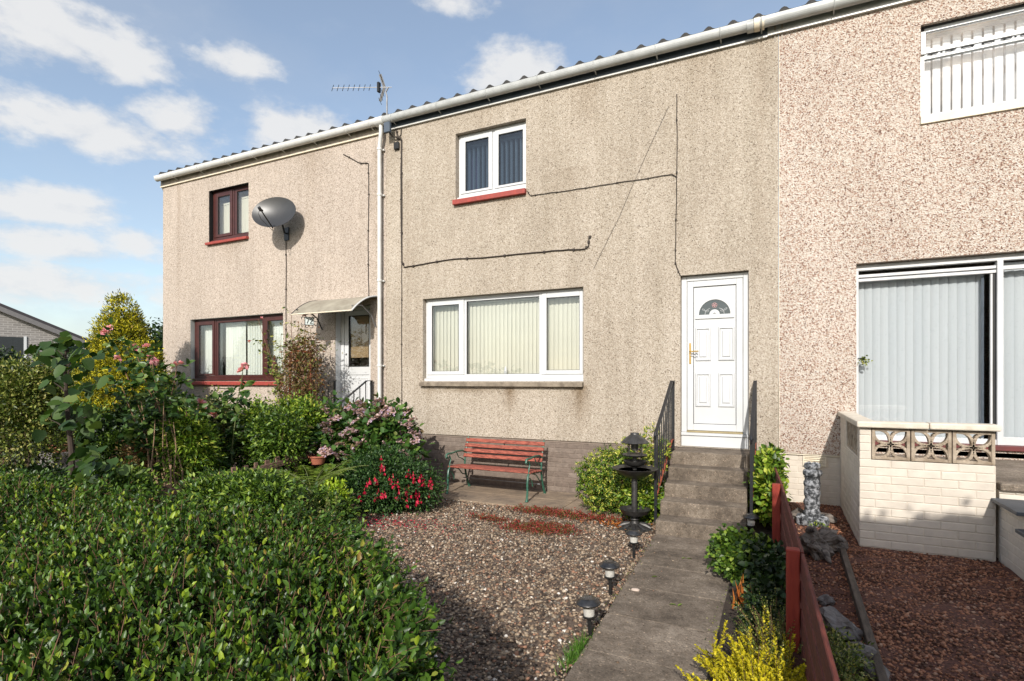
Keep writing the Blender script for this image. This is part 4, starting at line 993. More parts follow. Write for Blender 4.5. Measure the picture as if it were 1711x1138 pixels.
# ---- cables on the walls
def cable(pts, r, label, name='cable', y=7.988, sag=0.0, sub=6, seed=1):
    rr = random.Random(seed); P = []
    for i in range(len(pts) - 1):
        a_, b_ = pts[i], pts[i + 1]
        for k in range(sub):
            q = k / sub; P.append((a_[0] + (b_[0] - a_[0]) * q + rr.uniform(-.004, .004), (a_[2] if len(a_) > 2 else y), a_[1] + (b_[1] - a_[1]) * q - sag * sin(pi * q) + rr.uniform(-.005, .005)))
    P.append((pts[-1][0], y, pts[-1][1])); m = MB(); m.tube(P, r, 5)
    if r > .004:
        for p in P[2::4]: m.box(p[0] - r * 1.7, p[0] + r * 1.7, p[1] - r * 1.3, 8.001, p[2] - r * 1.7, p[2] + r * 1.7)
    return tag(m.out(name, 'cable', None), label, 'cable')
cable([(-6.18, 6.28), (-6.12, 6.14), (-6.045, 6.04), (-6.04, 4.9), (-6.04, 3.9), (-5.99, 3.78), (-5.6, 3.80), (-5.0, 3.83), (-4.4, 3.80), (-3.6, 3.79), (-3.0, 3.78), (-2.64, 3.76), (-2.575, 3.80), (-2.57, 3.92), (-2.54, 3.95)], .010, 'black cable from the aerial running across the wall above the wide white window', sub=4, seed=2)
cable([(-6.055, 6.10), (-6.07, 5.0), (-6.045, 3.6), (-6.05, 2.4), (-6.04, .9)], .0065, 'thin dark cable dropping straight to the brick base beside the downpipe', seed=3)
cable([(-1.285, 5.80), (-1.285, 4.7), (-1.305, 3.7), (-1.31, 3.42), (-1.24, 3.24)], .0065, 'thin dark cable hanging straight down to the corner of the white front door', seed=4)
cable([(-3.60, 4.78), (-3.54, 4.70), (-3.1, 4.69), (-2.5, 4.68), (-1.9, 4.68), (-1.36, 4.68), (-1.295, 4.64)], .0055, 'thin brown wire crossing the wall from the upstairs white window', seed=5, sub=5)
cable([(-1.40, 5.65), (-1.75, 4.95), (-2.1, 4.2), (-2.5, 3.45)], .0022, 'very thin slanting line on the wall left of the straight door cable', seed=6, sub=3)
cable([(-7.40, 6.05), (-6.98, 5.80), (-6.80, 5.78), (-6.79, 5.2), (-6.81, 4.2), (-6.79, 3.32)], .0075, 'dark cable bending down the wall beside the downpipe to the door canopy', seed=7)
cable([(-8.9, 4.65), (-8.9, 3.6), (-8.905, 2.4), (-8.90, 1.2)], .0085, 'dark cable running straight down the wall from the satellite dish', seed=8)
FX = thing('cable_junction', 'small dark junction box hanging on wires under the eaves beside the aerial', 'junction box', (-6.1, 7.97, 6.0))
m = MB(); m.box(-6.20, -6.09, 7.95, 7.995, 5.90, 6.03); m.out('box', 'black_plastic', FX, bevel=.01)
m = MB(); m.tube([(-6.27, 7.87, 6.22), (-6.2, 7.93, 6.13), (-6.08, 7.97, 6.09), (-6.04, 7.98, 6.05)], .014, 6); m.tube([(-6.14, 7.97, 6.24), (-6.14, 7.975, 6.03)], .006, 5); m.tube([(-6.05, 7.98, 6.26), (-6.06, 7.985, 6.16), (-6.12, 7.97, 6.07)], .008, 5); m.out('wires', 'cable', FX)
# ---- canopy over the left door
CN = thing('door_canopy', 'curved weathered plastic canopy with a white edge over the left door', 'canopy', (-7.2, 8.0, 3.0))
def cprof(q): return (8.0 - .72 * q, 3.30 - .33 * q ** 2.1)
V = []; n_ = 14
for x in (-7.98, -6.56):
    for i in range(n_ + 1):
        y, z = cprof(i / n_); V += [(x, y, z), (x, y, z + .006)]
k_ = 2 * (n_ + 1); Fc = []
for i in range(n_):
    a_ = 2 * i; Fc += [(a_ + 1, a_ + 3, a_ + 3 + k_, a_ + 1 + k_), (a_, a_ + k_, a_ + 2 + k_, a_ + 2)]
Fc += [(2 * n_, 2 * n_ + k_, 2 * n_ + 1 + k_, 2 * n_ + 1)]
mk('canopy_sheet', V, Fc, 'canopy', CN, True)
for x, mt in ((-7.98, 'iron'), (-6.56, 'upvc')):
    m = MB(); m.tube([(x, *cprof(i / n_)) for i in range(n_ + 1)], .014, 8); m.out('edge_trim', mt, CN, True)
m = MB(); m.tube([(-7.98, *cprof(1)), (-6.56, *cprof(1))], .012, 8); m.out('front_trim', 'cream_paint', CN, True)
m = MB(); m.tube([(-6.62, 7.98, 2.75), (-6.62, 7.85, 2.95), (-6.62, 7.6, 3.10), (-6.62, 7.35, 3.06)], .012, 6); m.out('bracket', 'aerial', CN)
m = MB(); m.tube([(-7.92, 7.98, 2.75), (-7.92, 7.85, 2.95), (-7.92, 7.6, 3.10), (-7.92, 7.35, 3.06)], .012, 6); m.out('bracket', 'iron', CN)
# ---- house number in a scrolled iron frame
NS = thing('house_number', 'small scrolled black iron house number plate reading 72 under the canopy', 'sign', (-7.85, 7.55, 2.85))
c0 = Vector((-7.68, 7.42, 2.85)); fw_ = Vector((.72, -.70, 0)).normalized(); rt = Vector((.70, .72, 0)).normalized() ; up = Vector((0, 0, 1))
def SP(a_, b_, d=0.0): return tuple(c0 + rt * a_ + up * b_ + fw_ * d)
m = MB(); V = [SP(a_, b_, d) for d in (0, .006) for a_, b_ in ((-.075, -.07), (.075, -.07), (.075, .07), (-.075, .07))]
m.add(V, [(3, 2, 1, 0), (4, 5, 6, 7), (0, 1, 5, 4), (1, 2, 6, 5), (2, 3, 7, 6), (3, 0, 4, 7)]); m.out('plate', plain('number_plate', (.62, .68, .66), .4), NS)
m = MB()
for P in ([(-.075, -.07), (.075, -.07), (.075, .07), (-.075, .07), (-.075, -.07)],): m.tube([SP(a_, b_, .003) for a_, b_ in P], .008, 6)
for qx in (1, -1):
    for qy in (1, -1):
        for sw in (0, 1):
            pts = []
            for i in range(14):
                t_ = i / 13; an = 4.2 * t_; r_ = .036 * (1 - .62 * t_)
                x_, y_ = .085 + .03 + r_ * cos(pi - an), .045 + r_ * sin(pi - an) + .0
                if sw: x_, y_ = y_ - .01, x_ - .012
                pts.append(SP(qx * x_, qy * y_, .003))
            m.tube(pts, .0065, 6)
m.tube([SP(.075, .0, .003), SP(.16, .0, .003), SP(.16, .2, .003)], .008, 6)
m.out('scroll_frame', 'iron', NS)
dg = MB()
for L_ in ([(-.055, .045), (-.008, .045), (-.038, -.045)], [(.010, .028), (.022, .043), (.042, .043), (.052, .026), (.045, .005), (.010, -.043), (.056, -.043)]):
    dg.tube([SP(a_, b_, .010) for a_, b_ in L_], .007, 5)
dg.out('digits', 'digit', NS)
# ---- trellis for the climber
TR = thing('trellis', 'rusty brown metal trellis arch holding the dried climber beside the left door', 'trellis', (-7.9, 7.25, 0))
m = MB()
for x, y in ((-7.92, 7.20), (-7.92, 7.65), (-7.42, 7.20)): m.tube([(x, y, 0), (x, y, 2.25)], .018, 6)
for z in (.6, 1.1, 1.6, 2.1): m.tube([(-7.92, 7.65, z), (-7.92, 7.20, z), (-7.42, 7.20, z)], .010, 6)
m.tube([(-7.92, 7.2, 2.25), (-7.75, 7.2, 2.28), (-7.42, 7.2, 2.25)], .018, 6)
m.out('frame', 'rust', TR)

# ---- garden bench
BE = thing('garden_bench', 'garden bench with faded red wooden slats and green cast iron ends', 'bench', (-3.86, 7.45, .03))
def bench_end(x):
    m = MB()
    m.tube([(x, 7.13, .035), (x, 7.155, .16), (x, 7.15, .28), (x, 7.17, .38), (x, 7.21, .425)], [.020, .015, .016, .017, .014], 8)
    m.lathe([(.02, 0), (.026, .008), (.014, .03)], (x, 7.125, .028), 10)
    m.tube([(x, 7.80, .035), (x, 7.71, .20), (x, 7.655, .38), (x, 7.665, .50), (x, 7.70, .64), (x, 7.765, .82), (x, 7.775, .845)], [.019, .015, .015, .015, .014, .012, .010], 8)
    m.lathe([(.02, 0), (.025, .008), (.014, .03)], (x, 7.80, .028), 10)
    m.tube([(x, 7.21, .425), (x, 7.30, .415), (x, 7.42, .40), (x, 7.55, .385), (x, 7.655, .40)], .013, 8)
    m.tube([(x, 7.69, .60), (x, 7.58, .635), (x, 7.42, .645), (x, 7.25, .63), (x, 7.16, .635), (x, 7.115, .625), (x, 7.105, .59), (x, 7.13, .565), (x, 7.155, .585)], [.012, .014, .015, .015, .017, .018, .017, .014, .01], 8)
    m.tube([(x, 7.20, .60), (x, 7.235, .54), (x, 7.205, .48), (x, 7.20, .43)], .011, 8)
    m.tube([(x, 7.17, .36), (x, 7.25, .345), (x, 7.32, .28), (x, 7.335, .22)], .009, 6); m.tube([(x, 7.335, .40), (x, 7.47, .36), (x, 7.58, .27), (x, 7.70, .24)], .009, 6)
    m.tube([(x, 7.40, .64), (x, 7.46, .55), (x, 7.60, .50), (x, 7.665, .46)], .008, 6)
    return m.out('iron_end', 'green_iron', BE, True)
bench_end(-4.545); bench_end(-3.215)
rr = random.Random(4)
for i, (y, z) in enumerate(((7.225, .433), (7.315, .432), (7.405, .424), (7.495, .414), (7.585, .408))):
    m = MB(); m.bar((-4.575, y, z + rr.uniform(-.002, .002)), (-3.185, y, z + rr.uniform(-.002, .002)), .062, .022); m.out('seat_slat', 'bench_wood', BE, bevel=.004)
bp = [(7.668, .555), (7.692, .635), (7.722, .712), (7.752, .792)]
for i, (y, z) in enumerate(bp):
    m = MB(); V = []; 
    m.bar((-4.565, y - .012, z), (-3.195, y - .012, z + rr.uniform(-.003, .003)), .024, .056, up=(0, .36, .93)); m.out('back_slat', 'bench_wood', BE, bevel=.004)
m = MB(); m.tube([(-4.545, 7.62, .20), (-3.215, 7.62, .20)], .008, 8); m.out('tie_rod', 'aerial', BE)
m = MB(); m.bar((-3.88, 7.675, .52), (-3.88, 7.775, .82), .022, .006, up=(0, 1, 0)); m.bar((-3.88, 7.2, .415), (-3.88, 7.6, .39), .022, .006)
m.out('centre_strap', 'black_plastic', BE)

# ---- bird feeding table
BT = thing('bird_table', 'black metal bird bath and feeder with a lantern roof beside the front steps', 'bird table', (-1.53, 6.50, 0))
bx_, by_ = -1.53, 6.50
m = MB(); m.lathe([(.05, .002), (.19, .002), (.20, .015), (.17, .030), (.09, .045), (.05, .07), (.042, .10), (.06, .12), (.04, .15), (.03, .19)], (bx_, by_, 0), 28)
for i in range(9):
    a_ = i * 2 * pi / 9; m.tube([(bx_ + .06 * cos(a_), by_ + .06 * sin(a_), .07), (bx_ + .13 * cos(a_), by_ + .13 * sin(a_), .052), (bx_ + .19 * cos(a_), by_ + .19 * sin(a_), .028)], [.012, .022, .012], 6)
m.out('foot', 'bird_metal', BT, True)
m = MB(); m.lathe([(.03, .16), (.10, .165), (.155, .19), (.175, .235), (.182, .24), (.172, .236), (.145, .20), (.03, .185)], (bx_, by_, 0), 30); m.out('lower_dish', 'bird_metal', BT, True)
m = MB(); m.lathe([(.034, .18), (.034, .60), (.03, .62)], (bx_ - .004, by_, 0), 16); m.out('pole', 'bird_metal', BT, True)
m = MB(); m.lathe([(.05, .60), (.12, .62), (.20, .665), (.262, .715), (.270, .722), (.262, .724), (.20, .685), (.11, .655), (.03, .65)], (bx_, by_, 0), 36); m.out('bird_bath', 'bird_metal', BT, True)
m = MB(); m.lathe([(.01, .700), (.19, .700)], (bx_, by_, 0), 30); m.out('water', plain('murky_water', (.05, .022, .012), .15, col2=(.03, .015, .01), scale=20), BT)
m = MB(); m.lathe([(.022, .65), (.026, .66), (.024, .75), (.03, .80), (.022, .86)], (bx_, by_, 0), 14); m.out('stem', 'bird_metal', BT, True)
m = MB(); m.lathe([(.06, .74), (.11, .765), (.135, .81), (.128, .80), (.10, .775), (.03, .76)], (bx_, by_, 0), 26); m.out('seed_bowl', 'bird_metal', BT, True)
m = MB(); m.lathe([(.02, .855), (.125, .862), (.148, .88), (.142, .885), (.12, .872), (.02, .868)], (bx_, by_, 0), 28); m.out('tray', 'bird_metal', BT, True)
for i in range(4):
    a_ = pi / 4 + .35 + i * pi / 2; m = MB(); m.tube([(bx_ + .10 * cos(a_), by_ + .10 * sin(a_), .87), (bx_ + .10 * cos(a_), by_ + .10 * sin(a_), 1.03)], .007, 6); m.out('post', 'bird_metal', BT)
m = MB(); m.lathe([(.042, .93), (.045, .94), (.045, 1.03), (.05, 1.04)], (bx_, by_, 0), 12); m.out('lantern_core', 'bird_metal', BT)
m = MB(); m.lathe([(.158, 1.018), (.162, 1.024), (.11, 1.075), (.052, 1.118), (.050, 1.132), (.044, 1.138), (.01, 1.14)], (bx_, by_, 0), 28); m.out('roof', 'bird_metal', BT, True)

# ---- solar lights along the path
LENS = plain('frosted_lens', (.55, .54, .50), .15, col2=(.42, .41, .38), scale=60)
def solar(label, loc, h, cap, first=None, tilt=(0, 0)):
    if first is None:
        t = thing('solar_light', label, 'solar light', loc, 'solar lights beside the path')
        k = dict(world=False)
        m = MB(); m.lathe([(.008, -.01), (.010, .02), (.012, h - .105)], n=8); m.out('stake', 'black_plastic', t, True, **k)
        m = MB(); m.lathe([(.012, h - .11), (.036, h - .10), (.038, h - .09), (.012, h - .088)], n=18); m.out('lamp_base', 'black_plastic', t, True, **k)
        m = MB(); m.lathe([(.030, h - .088), (.032, h - .06), (.032, h - .012)], n=18); m.out('lens', LENS, t, True, **k)
        m = MB(); m.lathe([(.012, h - .085), (.008, h - .05), (.014, h - .02)], n=10); m.out('lamp', 'chrome', t, True, **k)
        m = MB(); m.lathe([(.032, h - .016), (.066, h - .014), (.069, h - .006), (.064, h + .004), (.050, h + .012), (.046, h + .020), (.038, h + .025)], n=28); m.out('cap', cap, t, True, **k)
        m = MB(); m.box(-.021, .021, -.021, .021, h + .0245, h + .028); m.out('solar_cell', 'solar_cell', t, **k)
        return t
    r = first.copy(); r.scale = (1.22, 1.22, 1.05); COL.objects.link(r); r.location = loc; r['label'] = label
    for ch in list(first.children):
        c = ch.copy(); COL.objects.link(c); c.parent = r
    return r
S1 = solar('dark capped solar light beside the grass tuft, nearest of the row along the path', (-1.150, 3.60, .01), .235, 'chrome_dark'); S1.scale = (1.22, 1.22, 1.05); S1.rotation_euler = (0, radians(-3), .3)
S2 = solar('solar light in the middle of the row on the gravel beside the path', (-1.235, 4.40, .01), .22, 'chrome_dark', S1); S2.rotation_euler = (0, radians(-2), .9)
S3 = solar('solar light just in front of the bird bath foot', (-1.285, 5.42, .01), .22, 'chrome', S1); S3.rotation_euler = (0, 0, .1)
S4 = solar('solar light at the lower end of the right handrail by the purple leaved plant', (-.262, 6.40, .06), .24, 'chrome', S1); S4.rotation_euler = (0, 0, .5)

# ---- red boundary fence between the two front gardens
FN = thing('boundary_fence', 'dark red stained wooden fence of horizontal boards between the two gardens', 'fence', (.1, 4.5, 0))
FL = [(-.085, 7.90), (.03, 5.87), (.125, 3.62), (.185, 1.9), (.235, .2)]
for i in range(4):
    (xa, ya), (xb, yb) = FL[i], FL[i + 1]
    for zt, hh in ((.755, .125), (.590, .125), (.425, .125), (.260, .15)):
        dz = rr.uniform(-.004, .004); m = MB()
        m.bar((xa, ya - .003, zt - hh / 2 + dz), (xb, yb + .003, zt - hh / 2 + rr.uniform(-.006, .006)), .020, hh); m.out('board', 'fence_wood', FN, bevel=.004)
m = MB()
for i in range(4):
    (xa, ya), (xb, yb) = FL[i], FL[i + 1]
    for q in (.03, .5, .97):
        for z in (.725, .66, .56, .49, .39, .33): m.tube([(xa + (xb - xa) * q + .0085, ya + (yb - ya) * q, z), (xa + (xb - xa) * q + .0125, ya + (yb - ya) * q, z)], .0045, 6)
m.out('nail_heads', 'aerial', FN)['kind'] = 'stuff'
for (x, y) in FL[:4]:
    o = 0.0
    m = MB(); m.box(x - .085, x - .013, y - .036, y + .036, -.05, .765 + (.0 if y > 5 else .01)); m.out('post', 'fence_post', FN, bevel=.006)
# ---- low picket edging between middle and left garden
PF = thing('picket_fence', 'low weathered brown picket fence half buried in the shrubs', 'fence', (-6.1, 4.4, 0))
for i in range(15):
    y = 3.35 + i * .165; zt = .60 + (y - 3.9) * .085 + rr.uniform(-.012, .012)
    m = MB(); m.box(-6.112, -6.088, y - .035, y + .035, 0, zt); m.out('picket', 'old_wood', PF, bevel=.004)
m = MB(); m.bar((-6.075, 3.2, .47), (-6.075, 5.85, .665), .022, .075); m.out('rail', 'old_wood', PF, bevel=.004)
m = MB(); m.bar((-6.075, 3.2, .18), (-6.075, 5.85, .30), .022, .075); m.out('rail', 'old_wood', PF, bevel=.004)

# ---- right garden: ornament, driftwood, rocks, timber edging
def lumpy(m, c, r, seed, sx=1, sy=1, sz=1, n=14, k=9, amp=.22):
    rg = random.Random(seed); V = []
    f_ = [[rg.uniform(-1, 1) for _ in range(3)] + [rg.uniform(1.5, 6), rg.uniform(0, 6)] for _ in range(9)]
    for i in range(k + 1):
        ph = pi * i / k
        for j in range(n):
            th = 2 * pi * j / n; d = Vector((sin(ph) * cos(th), sin(ph) * sin(th), cos(ph)))
            q = 1 + amp * sum(sin((d.x * a_[0] + d.y * a_[1] + d.z * a_[2]) * a_[3] * 1.4 + a_[4]) for a_ in f_) / 3.2 + rg.uniform(-.05, .05)
            V.append((c[0] + r * sx * q * d.x, c[1] + r * sy * q * d.y, c[2] + r * sz * q * d.z))
    Fc = [(i * n + j, (i + 1) * n + j, (i + 1) * n + (j + 1) % n, i * n + (j + 1) % n) for i in range(k) for j in range(n)]
    m.add(V, Fc)
OR = thing('garden_ornament', 'grey and white mottled stone tree stump ornament beside the cream wall', 'ornament', (.33, 6.82, .19))
m = MB(); prof = [(.10, .02)] + [(.078 + .012 * sin(z * 60) * .4, z) for z in [.06 + i * .02 for i in range(23)]] + [(.08, .52)]
m.lathe(prof, (.33, 6.82, .19), 18, .07, random.Random(3)); m.out('trunk', 'ornament', OR, True)
m = MB(); m.lathe([(.055, .515), (.085, .535), (.095, .565), (.082, .595), (.05, .605)], (.33, 6.82, .19), 18, .07, random.Random(4)); m.out('lobe', 'ornament', OR, True)
m = MB()
for i in range(6): a_ = i * pi / 3; lumpy(m, (.33 + .05 * cos(a_), 6.82 + .05 * sin(a_), .19 + .64), .036, i, amp=.1, n=8, k=5)
m.out('crown', 'ornament', OR, True)
m = MB()
for i in range(9): a_ = i * 2 * pi / 9; lumpy(m, (.33 + .11 * cos(a_), 6.82 + .11 * sin(a_), .19 + .045), .062, 20 + i, amp=.2, n=9, k=6)
m.out('rocky_base', 'ornament', OR, True)
def rock(name, label, cat, c, r, seed, mat='rock', s_=(1, 1, .7), group=None, amp=.3):
    m = MB(); lumpy(m, c, r, seed, *s_, amp=amp, n=18, k=12); return tag(m.out(name, mat, None, False), label, cat, group)
rock('stone', 'brown rounded stone left behind the mottled ornament', 'stone', (.20, 7.05, .22), .10, 3, 'driftwood')
rock('stone', 'flat brown stone right behind the mottled ornament', 'stone', (.47, 7.0, .23), .09, 5, 'driftwood', (1.2, 1, .6))
DW = thing('driftwood', 'gnarled grey brown driftwood lump beside the red fence and timber edging', 'driftwood', (.34, 5.75, .19))
m = MB(); lumpy(m, (.33, 5.8, .27), .13, 31, 1.0, 1.3, .8, 20, 14, .45); lumpy(m, (.45, 5.88, .27), .10, 33, 1.1, 1, .7, 18, 12, .45); lumpy(m, (.30, 5.58, .25), .09, 35, .8, 1.2, .8, 18, 12, .45)
m.tube([(.30, 5.8, .30), (.26, 5.70, .40), (.30, 5.60, .42)], [.05, .035, .012], 7); m.tube([(.42, 5.8, .28), (.50, 5.74, .34), (.53, 5.66, .33)], [.045, .03, .01], 7); m.tube([(.36, 5.68, .26), (.37, 5.5, .24), (.40, 5.40, .20)], [.05, .035, .01], 7)
m.out('root_mass', 'driftwood', DW)
m = MB(); m.bar((.52, 5.75, .205), (.44, 1.2, .205), .045, .09)
tag(m.out('timber_edging', 'edging_wood', None, bevel=.004), 'grey brown timber edging board between the rocks and the red gravel', 'edging')
rock('rock', 'rough grey rock at the foot of the red fence, lower right of the photo', 'rock', (.33, 3.95, .24), .12, 41, group=None)
rock('rock', 'large dark grey rock against the timber edging, nearest the camera', 'rock', (.40, 3.55, .23), .12, 43)
rock('stone', 'small grey stone between the fence and the timber edging', 'stone', (.30, 4.45, .21), .05, 47)
m = MB(); lumpy(m, (-1.06, 4.52, .035), .028, 51, 1.2, .8, .5, amp=.1); tag(m.out('pebble', plain('white_pebble', (.62, .50, .42), .6), None, True), 'single pale pebble lying on the edge of the path', 'pebble')
# ---- pots in the left garden
def pot(label, c, r, h, mat='terracotta'):
    t = thing('plant_pot', label, 'pot', c)
    m = MB(); m.lathe([(r * .7, 0), (r * .95, h * .8), (r * 1.06, h * .82), (r * 1.06, h), (r * .95, h), (r * .9, h * .85), (r * .2, h * .84)], c, 22); m.out('pot', mat, t, True); return t
P1 = pot('shallow terracotta bowl with spiky grass behind the big leaved plant', (-9.6, 4.45, .70), .17, .12)
rg = np.random.default_rng(5); n_ = 130
D_ = nrm(rg.normal(size=(n_, 3)) * (.6, .6, .2) + (0, 0, .9))
scatter('spiky_leaves', BLADE, np.tile([(-9.6, 4.45, .80)], (n_, 1)) + rg.normal(size=(n_, 3)) * (.05, .05, 0), D_, nrm(rg.normal(size=(n_, 3)) + (0, 0, .6)), np.stack([rg.uniform(.15, .32, n_), np.full(n_, .012), rg.uniform(.2, .4, n_)], 1), G['fern'], P1)
m = MB(); m.box(-9.82, -9.38, 4.27, 4.63, 0, .70); m.out('stand', 'rock', P1)
pot('terracotta bowl among the shrubs at the end of the picket fence', (-5.95, 5.9, .56), .13, .12)

# ================================================================== vegetation and loose stone
STICK = (np.array([(0, .5, -.3), (0, -.5, -.3), (0, 0, .6), (1, .3, -.2), (1, -.3, -.2), (1, 0, .35)]), [(0, 1, 4, 3), (1, 2, 5, 4), (2, 0, 3, 5)])
def sprays(rng, O, D, Ln, pairs, L, Wd, tmpl, mat, parent, name='foliage', open_=1.0, tip=None, tipn=2, start=.15, stick=None, sr=.003, taper=.45, bend=.25, droop=.0, tip_frac=.5, rnd=.22):
    """upright or arching shoots carrying opposite pairs of leaves"""
    n = len(O); D = nrm(D); side = nrm(np.cross(D, rng.normal(size=(n, 3)))); oth = np.cross(D, side)
    bd = nrm(rng.normal(size=(n, 3)) + np.array([0, 0, .2]))
    A = []; B = []; C = []; S = []; A2 = []; B2 = []; C2 = []; S2 = []
    tipped = rng.random(n) < tip_frac  # shoots that carry paler tip leaves, picked at random
    for i in range(pairs):
        q = start + (1 - start) * i / max(1, pairs - 1)
        P = O + D * (Ln * q)[:, None] + bd * (Ln * bend * q * q)[:, None] - np.array([0, 0, 1.0]) * (Ln * droop * q * q)[:, None]
        ax = nrm(D + bd * (2 * bend * q) - np.array([0, 0, 1.0]) * (2 * droop * q))
        s0 = side if i % 2 == 0 else oth
        for sg in (1, -1):
            sp = open_ * (1 - .55 * q)
            dr = nrm(ax * (1 - .2 * sp) + sg * s0 * sp + rng.normal(size=(n, 3)) * rnd)
            nr_ = nrm(ax * .8 - sg * s0 * .35 + rng.normal(size=(n, 3)) * .25 + np.array([0, 0, .2]))
            s = (1 - taper * q ** 2) * (1 + rng.uniform(-.3, .3, n))
            sc_ = np.stack([L * s, Wd * s, L * s], 1); ok = rng.random(n) > .06
            if tip is not None and i >= pairs - tipn:
                k = tipped & ok; A2.append(P[k]); B2.append(dr[k]); C2.append(nr_[k]); S2.append(sc_[k]); k = ~tipped & ok
            else: k = ok
            A.append(P[k]); B.append(dr[k]); C.append(nr_[k]); S.append(sc_[k])
    scatter(name, tmpl, np.concatenate(A), np.concatenate(B), np.concatenate(C), np.concatenate(S), mat, parent)
    if tip is not None: scatter('young_leaves', tmpl, np.concatenate(A2), np.concatenate(B2), np.concatenate(C2), np.concatenate(S2), tip, parent)
    if stick is not None:
        scatter('twigs', STICK, O, nrm(D + bd * bend * .5), nrm(rng.normal(size=(n, 3))), np.stack([Ln * .92, np.full(n, sr * 2), np.full(n, sr * 2)], 1), stick, parent)

# ---- big privet hedge in the foreground
rng = np.random.default_rng(21)
HG = thing('hedge', 'large glossy green privet hedge filling the lower left foreground', 'hedge', (-3.0, 1.6, 0))
def h_edge(y):
    d = y - 1.30
    return np.where(d > 0, -.97 - .52 * d - .60 * d * d, -.97)
def h_top(x, y):
    b = .79 + .035 * np.sin(x * 2.3 + y) + .03 * np.sin(x * 5.1 - y * 3.7) + .02 * np.sin(x * 9 + y * 8)
    dr_ = np.clip((h_edge(y) - x) / .30, 0, 1); db = np.clip((2.56 - y) / .25, 0, 1); df = np.clip((y - .12) / .25, 0, 1)
    q = np.minimum(np.minimum(dr_, db), df)
    return b * (.72 + .28 * np.sqrt(np.clip(1 - (1 - q) ** 2, 0, 1))), q
n_ = 9000
x = -7.6 + 6.85 * rng.random(n_); y = .12 + 2.44 * rng.random(n_)
dist = np.sqrt(x * x + y * y)
ang = np.degrees(np.arctan2(x, y))
keep = (np.sin(x * 8.3 + np.sin(y * 6.1) * 2) * np.sin(y * 9.7 + np.sin(x * 7.3) * 2) > -.62 + .5 * rng.random(n_) - .25) & (x < h_edge(y)) & (rng.random(n_) < np.clip(3.4 / dist, .35, 1.0)) & ((ang < -12) | True)
x, y = x[keep], y[keep]; z, q = h_top(x, y)
gx = np.where(q < .98, np.clip(1 - (h_edge(y) - x) / .30, 0, 1), 0); gy = np.clip(1 - (2.78 - y) / .25, 0, 1)
O = np.stack([x, y, z - .13], 1)
D = nrm(np.stack([gx * .7, gy * .6, np.ones_like(x)], 1) + rng.normal(size=(len(x), 3)) * (.30, .30, .1))
Ln = rng.uniform(.12, .27, len(x)) + .14 * rng.random(len(x)) ** 6 * (1 + .35 * (rng.random(len(x)) < .08))
sprays(rng, O, D, Ln, 6, .056, .026, LEAF, G['privet'], HG, tip=G['privet_tip'], tipn=2, stick=MT['twig'], sr=.0024, open_=.80, tip_frac=.25, rnd=.15, start=.3)
# side face and inner filling
n_ = 3600; yy = .15 + 2.6 * rng.random(n_); zz = .05 + .85 * rng.random(n_) ** .8
xx = h_edge(yy) - .02 - .10 * rng.random(n_)
bk = rng.random(n_) < .35
xx = np.where(bk, -2.6 - 4.8 * rng.random(n_), xx); yy = np.where(bk, 2.48 - .08 * rng.random(n_), yy)
sd = np.where(bk[:, None], np.array([[0, 1, .3]]), np.array([[.9, .45, .3]]))
sprays(rng, np.stack([xx, yy, zz], 1), sd + rng.normal(size=(n_, 3)) * .45, rng.uniform(.08, .18, n_), 5, .050, .027, LEAF, G['privet'], HG, 'side_foliage', stick=MT['twig'], sr=.0015)
n_ = 9000; x = -7.6 + 6.85 * rng.random(n_); y = .12 + 2.66 * rng.random(n_); k = x < h_edge(y) - .01; x, y = x[k], y[k]; z, q = h_top(x, y)
O = np.stack([x, y, z - .12 - .16 * rng.random(len(x))], 1)
scatter('inner_foliage', LEAF, O, nrm(rng.normal(size=O.shape) + (0, 0, .2)), nrm(rng.normal(size=O.shape) + (0, 0, .6)), np.tile([[.055, .030, .055]], (len(O), 1)), G['privet'], HG)
m = MB()
for i in range(150):
    bx0 = -7 + 6.1 * R_.random(); by0 = .3 + 2.2 * R_.random()
    if bx0 > float(h_edge(np.array(by0))) - .15: continue
    p0 = Vector((bx0, by0, 0)); p1 = p0 + Vector((R_.uniform(-.25, .25), R_.uniform(-.2, .2), .8)); m.tube([p0, p0.lerp(p1, .5) + Vector((R_.uniform(-.05, .05), 0, 0)), p1], [.012, .009, .004], 5)
m.out('stem', 'bark', HG)
V = []; Fc = []; nx_, ny_ = 40, 16                        # solid dark block added inside the hedge to block light
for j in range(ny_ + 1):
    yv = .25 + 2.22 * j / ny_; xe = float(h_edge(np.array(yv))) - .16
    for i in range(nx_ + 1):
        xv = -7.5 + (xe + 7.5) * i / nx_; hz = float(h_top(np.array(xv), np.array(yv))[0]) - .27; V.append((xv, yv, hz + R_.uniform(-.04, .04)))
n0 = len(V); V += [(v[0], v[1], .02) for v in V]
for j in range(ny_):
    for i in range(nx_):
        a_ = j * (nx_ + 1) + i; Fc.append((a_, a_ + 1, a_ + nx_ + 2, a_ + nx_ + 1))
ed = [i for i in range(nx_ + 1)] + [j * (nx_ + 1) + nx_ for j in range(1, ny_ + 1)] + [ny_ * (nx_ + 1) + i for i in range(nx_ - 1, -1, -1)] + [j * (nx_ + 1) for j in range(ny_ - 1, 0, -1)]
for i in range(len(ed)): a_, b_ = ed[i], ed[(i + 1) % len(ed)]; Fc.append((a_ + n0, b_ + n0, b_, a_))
mk('light_block_core', V, Fc, 'twig_dark', HG)

